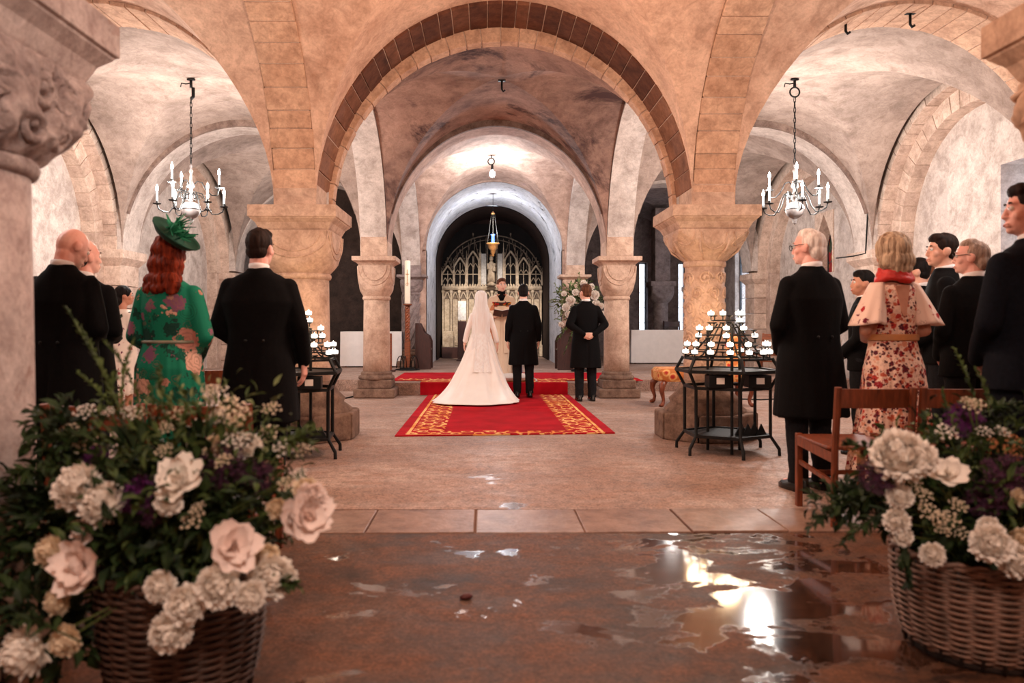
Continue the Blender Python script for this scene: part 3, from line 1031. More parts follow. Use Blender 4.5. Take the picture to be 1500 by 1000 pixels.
for xn, zt in ((-1.36, 2.75), (-0.98, 3.0), (-0.58, 3.2), (0.58, 3.2), (0.98, 3.0), (1.36, 2.75)):
    w = 0.155
    ni = obj('niche', MB().box((xn - w - 0.02, 0.02, (2.2 + zt - 0.2) / 2), (0.04, 0.16, zt - 0.2 - 2.2)).box((xn + w + 0.02, 0.02, (2.2 + zt - 0.2) / 2), (0.04, 0.16, zt - 0.2 - 2.2)).tube([p + Vector((0, -0.03, 0)) for p in pointed(xn, zt - 0.22, w + 0.02, 0.28)], 0.028, 6), M['tracery'], rd)
    obj('mullion', MB().box((xn, 0.03, (2.2 + zt - 0.1) / 2), (0.022, 0.05, zt - 0.1 - 2.2)).tube([p + Vector((0, 0.02, 0)) for p in pointed(xn - w / 2, zt - 0.45, w / 2, 0.14)], 0.012, 5).tube([p + Vector((0, 0.02, 0)) for p in pointed(xn + w / 2, zt - 0.45, w / 2, 0.14)], 0.012, 5).box((xn, 0.03, 2.55), (2 * w, 0.04, 0.025)), M['tracery'], ni)
    pin = MB()
    hgt = 0.55 if abs(xn) < 0.7 else 0.25
    pin.tube([Vector((xn - w - 0.02, -0.05, zt - 0.1)), Vector((xn, -0.05, zt + hgt)), Vector((xn + w + 0.02, -0.05, zt - 0.1))], 0.018, 5)
    for q in range(4):
        for sx in (-1, 1):
            pin.ball((xn + sx * (w + 0.02) * (1 - q / 4.5), -0.06, zt - 0.05 + (hgt + 0.1) * q / 4.5), 0.024, 6, 4)
    pin.ball((xn, -0.05, zt + hgt + 0.02), (0.03, 0.03, 0.05), 6, 5)
    obj('gable', pin, M['screen_dark'], ni, True)
for xn in (-1.55, -1.17, -0.78, -0.36, 0.36, 0.78, 1.17, 1.55):
    zt = 3.3 - 0.5 * abs(xn) ** 1.3
    mb = MB().box((xn, -0.02, (2.2 + zt) / 2), (0.05, 0.12, zt - 2.2)).lathe([(0.035, 0), (0.045, 0.03), (0.02, 0.06), (0.004, 0.34)], 6, (xn, -0.02, zt))
    obj('buttress', mb, M['tracery'], rd, bevel=0.004)
for xn in (-0.25, 0.25):
    obj('white_panel', MB().box((xn, 0.02, 2.7), (0.15, 0.04, 0.96)), M['bright_panel'], rd)  # white boards in place of daylight coming through the screen
    obj('canopy_shaft', MB().box((xn - math.copysign(0.11, xn), -0.05, 2.85), (0.04, 0.1, 1.3)).box((xn - math.copysign(0.11, xn), -0.05, 3.6), (0.03, 0.07, 0.3)), M['screen_dark'], rd)
for rr, th in ((1.46, 0.02), (1.3, 0.014)):
    obj('rib', MB().tube([Vector((rr * math.cos(a), 0.02, 2.55 + rr * math.sin(a) * 0.82)) for a in [PI * (0.06 + 0.88 * q / 28) for q in range(29)]], th, 5), M['screen_dark'], rd, True)
bl = MB()
for q in range(15):
    xa = -1.26 + 2.52 * q / 14
    top = 2.5 + 0.82 * math.sqrt(max(0.02, 1.44 ** 2 - xa * xa))
    bl.box((xa, 0.06, (top + 3.0) / 2 - 0.15), (0.018, 0.03, max(0.1, top - 3.0 + 0.3)))
obj('blind_tracery', bl, M['screen_dark'], rd)

# statue on the screen
st = thing('statue', 'pale crowned stone figure holding a child in the middle niche', 'statue', (0.2, 22.72, 2.38))
obj('pedestal', MB().lathe([(0.13, 0), (0.15, 0.03), (0.1, 0.06), (0.09, 0.1)], 12), M['tracery'], st, 30)
b = MB().loft([(0.1, 0, 0, 0.12, 0.1), (0.3, 0.01, 0, 0.1, 0.085), (0.5, -0.005, 0, 0.095, 0.08), (0.62, 0, 0, 0.115, 0.075), (0.7, 0, 0, 0.06, 0.05), (0.74, 0, 0, 0.04, 0.04)], 18)
b.ball((0, -0.01, 0.81), (0.06, 0.068, 0.085), 12, 10)
b.caps((-0.1, 0, 0.64), (-0.1, -0.09, 0.5), 0.035, 0.028).caps((0.1, 0, 0.64), (0.06, -0.1, 0.48), 0.035, 0.028)
for q in range(9):
    b.tube([Vector((0.1 * math.cos(PI + q * PI / 8), -0.02 + 0.095 * math.sin(PI + q * PI / 8), 0.12)), Vector((0.07 * math.cos(PI + q * PI / 8), 0.075 * math.sin(PI + q * PI / 8), 0.5))], [0.014, 0.006], 5)
body = obj('body', b, M['tracery'], st, True)
obj('crown', MB().lathe([(0.052, 0.87), (0.062, 0.93), (0.05, 0.9)], 12, cap=False), M['brass'], st)
obj('child', MB().ball((0.08, -0.13, 0.62), (0.035, 0.035, 0.04), 8, 6).loft([(0.42, 0.08, -0.12, 0.045, 0.04), (0.52, 0.08, -0.12, 0.05, 0.04), (0.59, 0.08, -0.13, 0.025, 0.025)], 10), M['tracery'], st, True)
# tomb chest and altar, board
ck = thing('stone_chest', 'pale carved stone chest at the left foot of the altar screen', 'chest', (-0.95, 22.62, 0.2))
obj('step', MB().box((0, -0.05, 0.16), (0.66, 0.5, 0.32)), M['wood_dark'], ck, bevel=0.01)
obj('block', MB().box((-0.15, 0, 0.56), (0.34, 0.3, 0.48)).box((0.17, 0, 0.5), (0.28, 0.3, 0.36)), M['tracery'], ck, bevel=0.02)
cv = MB()
for q in range(7):
    cv.ball((0.08 + 0.045 * (q % 4), -0.16, 0.4 + 0.06 * (q // 4)), (0.03, 0.02, 0.035), 7, 5)
obj('carved_boss', cv, M['tracery'], ck, True)
al = thing('altar', 'altar block under a white cloth behind the couple', 'altar', (0.45, 21.6, 0.2))
obj('block', MB().box((0, 0, 0.48), (1.5, 0.7, 0.96)), M['tracery'], al, bevel=0.02)
obj('altar_cloth', MB().box((0, -0.005, 0.975), (1.6, 0.76, 0.02)).box((0, -0.372, 0.8), (1.6, 0.014, 0.35)), M['cloth_white'], al, bevel=0.004)
bd = thing('notice_board', 'tall white board on a dark stand left of the priest', 'board', (-0.62, 20.6, 0.2))
obj('board', MB().box((0, 0, 1.38), (0.22, 0.03, 0.52)), M['bright_panel'], bd)
obj('stand', MB().box((0, 0, 0.55), (0.24, 0.05, 1.08)).box((0, 0, 0.02), (0.3, 0.3, 0.04)), M['wood_dark'], bd, bevel=0.01)


def stall(x, y, lab, mir=1):
    t = thing('pew', lab, 'pew', (x, y, 0.2))
    end = [(-0.28, 0), (0.28, 0), (0.28, 0.62), (0.2, 0.74), (0.05, 0.8), (-0.08, 0.95), (-0.14, 1.02), (-0.28, 1.02)]
    for d in (-0.3, 0.3):
        e = obj('end_panel', MB().extrude([(mir * a * 0.62, d, z) for a, z in end], (0, 0.05, 0)), M['wood_dark'], t, bevel=0.008)
    obj('seat', MB().box((0.02 * mir, 0.02, 0.44), (0.28, 0.6, 0.04)), M['wood_dark'], t)
    obj('backrest', MB().box((-0.14 * mir, 0.02, 0.6), (0.03, 0.6, 0.7)), M['wood_dark'], t)
    return t


stall(-1.36, 16.85, 'dark oak pew end left of the bride by the tall candle')
stall(1.75, 16.55, 'red brown oak pew end between groom and best man', -1)

# ------------------------------------------------------------------ hanging lamps


def chain(p0, p1, r=0.014, n=None):
    """interlocked oval links from p0 down to p1"""
    p0, p1 = Vector(p0), Vector(p1)
    L = (p1 - p0).length
    n = n or max(3, int(L / (r * 3.0)))
    t = (p1 - p0).normalized()
    u = t.orthogonal().normalized()
    v = t.cross(u)
    mb = MB()
    for k in range(n):
        c = p0 + t * (L * (k + 0.5) / n)
        h = L / n * 0.68
        a = u if k % 2 else v
        mb.tube([c + t * (h * math.sin(q * PI / 4)) + a * (r * 0.62 * math.cos(q * PI / 4)) for q in range(8)], r * 0.24, 4, loop=True)
    return mb


M['candle_tube'] = emit('glowing_candle_tube', (1.0, 0.93, 0.85), 1.6)


def chandelier(x, y, label, ring):
    t = thing('chandelier', label, 'chandelier', (x, y, 0))
    hk = MB().tube([Vector((0, 0, 4.46)), Vector((0, 0, 4.36))], 0.02, 8).box((0, 0, 4.47), (0.10, 0.04, 0.02)).tube([Vector((-0.14, 0, 4.37)), Vector((-0.13, 0, 4.42)), Vector((-0.07, 0, 4.41)), Vector((0, 0, 4.42))], 0.008, 5)
    if ring:
        hk.tube([Vector((0.065 * math.cos(q * PI / 8), 0, 4.30 + 0.065 * math.sin(q * PI / 8))) for q in range(16)], 0.011, 6, loop=True)
    else:
        hk.tube([Vector((0.03, 0, 4.36)), Vector((0.03, 0, 4.24)), Vector((0, 0, 4.21))], 0.024, 6)
    obj('hook', hk, M['iron'], t, True)
    obj('chain', chain((0, 0, 4.23), (0, 0, 3.34), 0.022), M['iron'], t, True)
    obj('stem', MB().lathe([(0.006, 3.34), (0.02, 3.31), (0.012, 3.27), (0.03, 3.24), (0.015, 3.2), (0.02, 3.12), (0.045, 3.06), (0.05, 3.03), (0.02, 3.0), (0.03, 2.95), (0.05, 2.92), (0.05, 2.86), (0.02, 2.84), (0.03, 2.82)], 16), M['white_enamel'], t, True)
    bl_ = obj('ball', MB().lathe([(0.01, 2.83), (0.07, 2.815), (0.11, 2.77), (0.123, 2.72), (0.11, 2.66), (0.07, 2.62), (0.03, 2.60), (0.035, 2.58), (0.02, 2.56), (0.024, 2.545), (0.004, 2.52)], 24), M['white_enamel'], t, True)
    obj('ball_band', MB().lathe([(0.122, 2.728), (0.1255, 2.722), (0.122, 2.714)], 24, cap=False), M['iron'], bl_, True)
    k = 0
    for n, r, zc, z_in, off in ((6, 0.42, 2.77, 2.9, 0.35), (3, 0.36, 3.02, 3.05, 0.2)):
        for q in range(n):
            a = off + q * 2 * PI / n
            ca, sa = math.cos(a), math.sin(a)
            P = lambda rr, z: Vector((rr * ca, rr * sa, z))
            low = zc - 0.10
            path = [P(0.03, z_in), P(0.08, z_in + 0.055), P(0.14, z_in + 0.04), P(0.18, z_in - 0.04), P(0.21, z_in - 0.14 if n == 6 else low + 0.05), P(0.27, low), P(0.34, low + 0.005), P(0.40 * r / 0.42, zc - 0.06), P(r, zc)]
            arm = obj('arm', MB().tube(path, 0.0085, 6), M['iron'], t, True)
            if n == 6:
                obj('scroll', MB().tube([P(0.10 + 0.045 * (1 - s / 14) * math.cos(s * 0.6), z_in - 0.02 + 0.045 * (1 - s / 14) * math.sin(s * 0.6)) for s in range(13)], 0.006, 5), M['iron'], arm, True)
            obj('drip_pan', MB().lathe([(0.006, zc - 0.005), (0.05, zc + 0.004), (0.056, zc + 0.014), (0.016, zc + 0.012), (0.016, zc + 0.05)], 16, (r * ca, r * sa, 0)), M['iron'], arm, 40)
            cd = obj('candle', MB().lathe([(0.0125, zc + 0.03), (0.0125, zc + 0.17), (0.008, zc + 0.175)], 12, (r * ca, r * sa, 0)), M['candle_tube'], t, True)
            obj('bulb', MB().lathe([(0.006, zc + 0.172), (0.017, zc + 0.195), (0.018, zc + 0.215), (0.008, zc + 0.25), (0.001, zc + 0.27)], 12, (r * ca, r * sa, 0)), M['glow_bulb'], cd, True)
    return t


chandelier(-3.95, 10.1, 'black armed candle chandelier in the left aisle hung from a hook', False)
chandelier(4.17, 10.1, 'black armed candle chandelier in the right aisle hung from an iron ring', True)

hb = thing('hanging_bulb', 'bare bright bulb hanging from an iron ring over the sanctuary', 'lamp', (0.15, 15.0, 0))
obj('ring', MB().tube([Vector((-0.02 + 0.065 * math.cos(q * PI / 8), 0, 4.44 + 0.065 * math.sin(q * PI / 8))) for q in range(16)], 0.011, 6, loop=True).tube([Vector((-0.02, 0, 4.57)), Vector((-0.02, 0, 4.5))], 0.012, 6), M['iron'], hb, True)
obj('socket', MB().lathe([(0.012, 4.38), (0.026, 4.36), (0.026, 4.28), (0.03, 4.27)], 12), M['iron'], hb, True)
obj('bulb', MB().lathe([(0.02, 4.27), (0.05, 4.22), (0.058, 4.18), (0.045, 4.14), (0.002, 4.12)], 16), M['glow_cool'], hb, True)

sl = thing('sanctuary_lamp', 'brass sanctuary lamp with blue glass on three chains before the altar', 'lamp', (0.21, 19.0, 0))
obj('suspension_rod', MB().tube([Vector((0, 0, 4.5)), Vector((0, 0, 4.02))], 0.006, 6), M['iron'], sl)
obj('chain_plate', MB().lathe([(0.005, 4.06), (0.02, 4.03), (0.055, 4.0), (0.05, 3.985), (0.01, 3.98)], 12), M['brass'], sl, True)
for q in range(3):
    a = q * 2 * PI / 3 + PI / 6
    obj('chain', MB().tube([Vector((0.045 * math.cos(a), 0.045 * math.sin(a), 3.99)), Vector((0.16 * math.cos(a), 0.16 * math.sin(a), 3.25))], 0.0065, 5), M['iron'], sl)
obj('bowl', MB().lathe([(0.165, 3.25), (0.175, 3.235), (0.13, 3.2), (0.12, 3.12), (0.07, 3.07), (0.06, 3.0), (0.03, 2.97), (0.035, 2.93), (0.004, 2.9)], 20), M['brass'], sl, True)
obj('glass', MB().lathe([(0.035, 3.24), (0.045, 3.3), (0.04, 3.42), (0.05, 3.47)], 16), M['blue_glass'], sl, True)
for x, y, z, lab in ((0.23, 10.1, 4.44, 'small iron hook at the crown of the middle nave vault'), (3.75, 7.8, 4.32, 'small iron hook under the right aisle arch, left of its crown'), (4.42, 7.8, 4.39, 'small iron hook under the right aisle arch at its crown')):
    h = thing('ceiling_hook', lab, 'hook', (x, y, z))
    obj('plate', MB().box((0, 0, 0.015), (0.1, 0.05, 0.02)), M['iron'], h)
    obj('hook', MB().tube([Vector((0.0, 0, 0.01)), Vector((0, 0, -0.1)), Vector((0.02, 0, -0.13)), Vector((0.045, 0, -0.11))], 0.014, 6), M['iron'], h, True)
# cable clipped along the right wall arch
pts = []
for x, y in ((1452, 66), (1405, 100), (1370, 118), (1338, 145), (1318, 175), (1302, 205), (1288, 240), (1277, 280), (1271, 312), (1268, 371), (1250, 375), (1225, 378)):
    d = 6.12 * F / (x - 710)
    pts.append(px(x, y, d))
tag(obj('wall_cable', MB().tube(pts, 0.012, 6), M['iron'], None, True), 'thin black cable clipped along the right wall arch', 'cable')

# ------------------------------------------------------------------ carpets


def carpet_mat(name, x0, x1, y0, y1, side, front):
    m, nt, b = newmat(name)
    tc = nt.nodes.new('ShaderNodeTexCoord')
    sp = nt.nodes.new('ShaderNodeSeparateXYZ')
    nt.links.new(tc.outputs['Object'], sp.inputs[0])
    X, Y = sp.outputs[0], sp.outputs[1]
    dx = mathn(nt, 'MINIMUM', mathn(nt, 'SUBTRACT', X, x0), mathn(nt, 'SUBTRACT', x1, X))
    dy = mathn(nt, 'SUBTRACT', Y, y0)
    rng = lambda v, a, b_: mathn(nt, 'MULTIPLY', mathn(nt, 'GREATER_THAN', v, a), mathn(nt, 'LESS_THAN', v, b_))
    inside = mathn(nt, 'MULTIPLY', mathn(nt, 'GREATER_THAN', dx, 0.10), mathn(nt, 'GREATER_THAN', dy, 0.07))
    sideb = rng(dx, 0.16, 0.16 + side) if side else None
    frontb = rng(dy, 0.09, 0.09 + front)
    band = mathn(nt, 'MAXIMUM', sideb, frontb) if side else frontb
    # scrolling figures: interference of stretched waves
    def scroll(fx, fy):
        a = mathn(nt, 'SINE', mathn(nt, 'MULTIPLY', X, fx))
        c = mathn(nt, 'SINE', mathn(nt, 'MULTIPLY', Y, fy))
        n = tex(nt, 'NOISE', 11, 3)
        s = mathn(nt, 'ADD', mathn(nt, 'MULTIPLY', a, c), mathn(nt, 'MULTIPLY', mathn(nt, 'SUBTRACT', n.outputs[0], 0.5), 3.4))
        return rng(s, -0.05, 0.62)
    fig = mathn(nt, 'MULTIPLY', mathn(nt, 'MULTIPLY', scroll(26, 21), band), inside)
    lines = mathn(nt, 'MULTIPLY', rng(dx, 0.11, 0.145), inside) if side else mathn(nt, 'MULTIPLY', rng(dy, 0.05, 0.075), inside)
    lines2 = mathn(nt, 'MULTIPLY', rng(dy, 0.075, 0.1), inside)
    gold = mathn(nt, 'MINIMUM', mathn(nt, 'ADD', fig, mathn(nt, 'MAXIMUM', lines, lines2)), 1.0)
    n1 = tex(nt, 'NOISE', 3.0, 5)
    red = ramp(nt, n1.outputs[0], [(0.3, hexc(150, 12, 24)), (0.7, hexc(188, 22, 36))])
    gold_c = ramp(nt, n1.outputs[0], [(0.42, hexc(222, 140, 70)), (0.58, hexc(232, 186, 120))])
    nt.links.new(mix(nt, gold, red, gold_c), b.inputs['Base Color'])
    b.inputs['Roughness'].default_value = 0.95
    b.inputs['Specular IOR Level'].default_value = 0.1
    f = tex(nt, 'NOISE', 160, 2)
    bump(nt, b, f.outputs[0], 0.5, 0.006)
    return m


def rug(label, x0, x1, y0, y1, z, mt, skew=0.0, th=0.014):
    mb = MB()
    nx, ny = 26, 40
    rings = []
    for k in range(nx + 1):
        u = k / nx
        x = x0 + (x1 - x0) * u
        ya = y0 + skew * u + 0.012 * math.sin(u * 40) * mnoise.noise(Vector((u * 9, y0, 0)))
        rings.append([Vector((x, ya + (y1 - ya) * v / ny, z + th + 0.006 * mnoise.noise(Vector((x * 2, v * 0.4, 3))))) for v in range(ny + 1)])
    vs = [p for r in rings for p in r]
    N = ny + 1
    top = len(vs)
    vs += [Vector((p.x, p.y, z + 0.001)) for p in vs]
    fs = []
    for k in range(nx):
        for v in range(ny):
            fs.append((k * N + v, (k + 1) * N + v, (k + 1) * N + v + 1, k * N + v + 1))
    edge = [k * N for k in range(nx + 1)] + [nx * N + v for v in range(1, N)] + [k * N + ny for k in range(nx - 1, -1, -1)] + [v for v in range(ny - 1, 0, -1)]
    for a, b_ in zip(edge, edge[1:] + edge[:1]):
        fs.append((a, b_, b_ + top, a + top))
    mb.add(vs, fs)
    return tag(obj('carpet', mb, mt, None, 50), label, 'carpet')


rug('red carpet with gold scroll border under the bride train', -0.94, 1.40, 7.85, 12.54, 0.0, carpet_mat('red_carpet', -0.94, 1.40, 7.85, 12.56, 0.34, 0.26), 0.22)
rug('red cross carpet with gold edge on the sanctuary floor behind the couple', -1.62, 2.75, 13.05, 15.2, 0.2, carpet_mat('red_cross_carpet', -1.62, 2.75, 13.05, 15.2, 0, 0.3))
stp = MB().extrude([(-1.08, 12.565, 0.003), (-1.08, 12.555, 0.2), (-1.08, 12.57, 0.217), (-1.08, 13.04, 0.217), (-1.08, 13.04, 0.201), (-1.08, 12.598, 0.201), (-1.08, 12.598, 0.003)], (2.47, 0, 0))
tag(obj('step_runner', stp, carpet_mat('red_step_runner', -3, 4, 12.56, 13.1, 0, 0.34), None), 'dark red carpet folded over the sanctuary step with a gold pattern on top', 'carpet')

cu = MB()
N_ = 16
vs, fs = [], []
for sgn in (1, -1):
    for a in range(N_ + 1):
        for b_ in range(N_ + 1):
            u, v = 2 * a / N_ - 1, 2 * b_ / N_ - 1
            h = 0.062 * ((1 - u ** 4) * (1 - v ** 4)) ** 0.45
            pin_ = 1 - 0.06 * (1 - abs(u)) * v * v - 0.0
            vs.append((u * 0.31 * (1 - 0.05 * (1 - v * v)), v * 0.2 * (1 - 0.05 * (1 - u * u)), 0.066 + sgn * h))
for s2 in range(2):
    o_ = s2 * (N_ + 1) ** 2
    for a in range(N_):
        for b_ in range(N_):
            k = o_ + a * (N_ + 1) + b_
            fs.append((k, k + 1, k + N_ + 2, k + N_ + 1))
cu.add(vs, fs)
for xx, lab in ((0.52, 'white kneeling cushion on the carpeted step behind the groom'),):
    t = thing('kneeling_cushion', lab, 'cushion', (xx, 12.82, 0.2195), 0.05)
    obj('pad', cu, M['cloth_white'], t, True)
    obj('corner_tassel', MB().tube([Vector((0.29, -0.18, 0.06)), Vector((0.33, -0.22, 0.04)), Vector((0.34, -0.25, 0.012))], [0.005, 0.012, 0.02], 6), M['cloth_white'], t)

# ------------------------------------------------------------------ votive stands


M['card'] = plain('white_label', hexc(235, 225, 215), 0.7, 0, 0.02, 10, 0)
M['votive_glass'] = emit('glowing_votive_wax', (1.0, 0.87, 0.73), 3.0)
LEVELS = [(0.905, 0.375, 14), (0.975, 0.36, 14), (1.05, 0.262, 10), (1.12, 0.25, 10), (1.19, 0.15, 6), (1.255, 0.142, 6)]


def hexring(r, z, off=0.0):
    return [Vector((r * math.cos(off + k * PI / 3), r * math.sin(off + k * PI / 3), z)) for k in range(6)]


cup_mb = MB().lathe([(0.006, -0.045), (0.006, -0.012), (0.024, -0.006), (0.03, 0.0), (0.028, 0.002), (0.012, -0.003)], 12)
cup_me = mesh_of(cup_mb, 'candle_cup', 40)
vot_mb = MB().lathe([(0.021, 0.004), (0.027, 0.009), (0.0285, 0.024), (0.026, 0.034), (0.021, 0.037), (0.018, 0.032)], 14)
vot_me = mesh_of(vot_mb, 'wax_cup', True)
fl_mb = MB().lathe([(0.002, 0.030), (0.006, 0.034), (0.0065, 0.039), (0.003, 0.046), (0.0005, 0.051)], 8)
fl_me = mesh_of(fl_mb, 'flame', True)


ORD = ['first', 'second', 'third', 'fourth', 'fifth', 'sixth', 'seventh', 'eighth', 'ninth', 'tenth', 'eleventh', 'twelfth', 'thirteenth', 'fourteenth']
RINGS = ['lowest', 'second lowest', 'third', 'fourth', 'second highest', 'topmost']


def votive_stand(x, y, label, lit, rz, side):
    t = thing('votive_stand', label, 'candle stand', (x, y, 0), rz)
    off = PI / 2
    for k, (nm, r, z, th) in enumerate((('tier_ring', 0.40, 0.86, 0.012), ('plate_rim', 0.465, 0.75, 0.017), ('lower_ring', 0.385, 0.60, 0.016), ('foot_ring', 0.385, 0.17, 0.016))):
        pts = hexring(r, z, off)
        mb = MB()
        for a, b_ in zip(pts, pts[1:] + pts[:1]):
            mb.bar(a, b_, th * 1.7, th * 1.7)
        obj(nm, mb, M['iron'], t)
    obj('plate', MB().rings([hexring(0.455, 0.742, off), hexring(0.455, 0.752, off)]), M['iron'], t)
    obj('lower_shelf', MB().rings([hexring(0.375, 0.165, off), hexring(0.375, 0.172, off)]), M['iron'], t)
    for q in range(6):
        a = off + q * PI / 3
        c, s = math.cos(a), math.sin(a)
        path = [(0.40, 0.87), (0.468, 0.75), (0.385, 0.60), (0.385, 0.17), (0.46, 0.06), (0.462, 0.0)]
        obj('leg', MB().tube([Vector((r * c, r * s, z)) for r, z in path], 0.0155, 8), M['iron'], t, 40)
        obj('tier_strut', MB().tube([Vector((r * c, r * s, z)) for r, z in ((0.40, 0.86), (0.30, 0.90), (0.18, 1.04), (0.08, 1.18))], 0.008, 6), M['iron'], t)
    for q in range(3):
        obj('inner_post', MB().tube([Vector((0.17 * math.cos(q * 2.094 + 0.5), 0.17 * math.sin(q * 2.094 + 0.5), z)) for z in (0.0, 1.14)], 0.014, 8), M['iron'], t)
    spots = []
    for lv, (z, r, n) in enumerate(LEVELS):
        obj('candle_tier', MB().tube([Vector((r * math.cos(k * PI / 12), r * math.sin(k * PI / 12), z - 0.045)) for k in range(24)], 0.006, 5, loop=True), M['iron'], t)
        for k in range(n):
            a = -PI / 2 + (k + (0.5 if n % 4 else 0.25)) * 2 * PI / n
            p = Vector((r * math.cos(a), r * math.sin(a), z))
            link('candle_cup', cup_me, M['iron'], t, p)
            spots.append((lv, p, math.sin(a) < 0.35))
    for q, (bx, sgn) in enumerate(((-0.16, 1), (0.19, 1))):
        cb = obj('coin_box', MB().box((bx, -0.27, 0.67), (0.2, 0.14, 0.11)), M['iron'], t, bevel=0.006)
        obj('label', MB().box((bx, -0.342, 0.675), (0.07, 0.002, 0.055)), M['card'], cb)
    cr = MB()
    for q in range(4):
        xx = 0.08 + q * 0.06
        cr.extrude([(xx - 0.05, -0.15 - 0.03 * q % 0.05, 0.172), (xx + 0.06, -0.15, 0.172), (xx + 0.01, -0.15, 0.29 - 0.015 * (q % 2))], (0, 0.02 + 0.0 * q, 0))
    obj('card_rack', cr, M['iron'], t)
    R = Matrix.Rotation(rz, 3, 'Z')
    rr = random.Random(31 if side == 'right' else 8)
    picked = [(lv, p) for lv, p, f in spots if (f and rr.random() < lit) or (not f and rr.random() < 0.12)]
    names = []
    for lv in range(len(LEVELS)):
        row = sorted([R @ p + Vector((x, y, 0)) for l_, p in picked if l_ == lv], key=lambda g: g.x / g.y)
        for q, g in enumerate(row):
            v = link('votive_candle', vot_me, M['votive_glass'], None, g)
            tag(v, 'lit votive candle, %s from left, %s ring of %s iron stand' % (ORD[q], RINGS[lv], side), 'candle', 'lit votive candles on the %s stand' % side)
            link('flame', fl_me, M['flame'], v)
            names.append(g)
    return names


vr = votive_stand(2.23, 6.93, 'black iron tiered candle stand in front of the scroll carved pier', 0.72, 0.0, 'right')
vl = votive_stand(-1.72, 6.72, 'black iron tiered candle stand partly hidden behind the dark suited man', 0.8, 0.1, 'left')
for x_, y_ in ((2.23, 6.93), (-1.72, 6.72)):
    for a_ in (0.6, 2.5, 4.4):
        add_light('votive_light', 'POINT', (x_ + 0.25 * math.cos(a_), y_ + 0.25 * math.sin(a_), 1.2), 3.6, (1.0, 0.66, 0.36), 0.12)

# ------------------------------------------------------------------ chairs, tables, seats


def make_chair(label, loc, rz, wood=None, cushion_=False, group=None):
    wood = wood or M['wood_red']
    t = thing('wooden_chair', label, 'chair', loc, rz, group)
    for sx in (-1, 1):
        obj('front_leg', MB().box((sx * 0.2, 0.27, 0.235), (0.038, 0.038, 0.47)), wood, t, bevel=0.005)
        obj('back_post', MB().tube([Vector((sx * 0.215, -0.25, 0.0)), Vector((sx * 0.215, -0.26, 0.44)), Vector((sx * 0.215, -0.30, 0.81))], 0.021, 8), wood, t, 40)
        obj('side_stretcher', MB().bar((sx * 0.2, 0.27, 0.29), (sx * 0.21, -0.25, 0.25), 0.02, 0.026), wood, t)
        obj('seat_rail', MB().bar((sx * 0.205, 0.27, 0.425), (sx * 0.213, -0.25, 0.40), 0.025, 0.06), wood, t)
    obj('cross_stretcher', MB().bar((-0.2, 0.0, 0.27), (0.2, 0.0, 0.27), 0.02, 0.026), wood, t)
    obj('seat', MB().prism([(-0.215, 0.29), (-0.235, -0.2), (-0.2, -0.235), (0.2, -0.235), (0.235, -0.2), (0.215, 0.29)], 0.44, 0.462), wood, t, bevel=0.008)

    def rail(z0, z1, nm):
        rings = []
        for q in range(9):
            u = q / 4 - 1
            y = -0.26 - 0.035 * (1 - u * u)
            lean = -0.045
            rings.append([Vector((u * 0.205, y - 0.011, z0)), Vector((u * 0.205, y + 0.011, z0)), Vector((u * 0.205, y + 0.011 + lean * (z1 - z0), z1)), Vector((u * 0.205, y - 0.011 + lean * (z1 - z0), z1))])
        obj(nm, MB().rings(rings), wood, t, bevel=0.003)
    rail(0.69, 0.80, 'top_rail')
    if cushion_:
        obj('seat_cushion', MB().box((0, 0.02, 0.485), (0.42, 0.46, 0.045)), M['cloth_white'], t, bevel=0.018)
    return t


make_chair('oak chair nearest the nave in the right front row, seat towards the altar', (2.225, 4.57, 0), 0.0, group=None)
make_chair('oak chair behind the woman in the floral dress', (2.71, 4.57, 0), 0.0)
make_chair('oak chair half hidden by the right flower basket', (3.2, 4.57, 0), 0.02)
make_chair('oak chair behind the left flower basket, nearest the nave', (-1.275, 3.66, 0), 0.0)
make_chair('oak chair behind the left flower basket, next to the mottled column', (-1.755, 3.66, 0), 0)
make_chair('oak chair glimpsed between the green dress and the dark suit', (-2.28, 6.35, 0), 0.1)
for k, (x_, y_, lab) in enumerate(((4.75, 14.9, 'light oak chair with white cushion beside the right candle stand'), (5.42, 14.7, 'light oak chair with white cushion by the black coat'), (6.08, 14.5, 'light oak chair with white cushion against the right wall'))):
    make_chair(lab, (x_, y_, 0.2), PI / 2 + 0.4 + 0.1 * k, M['wood'], True)


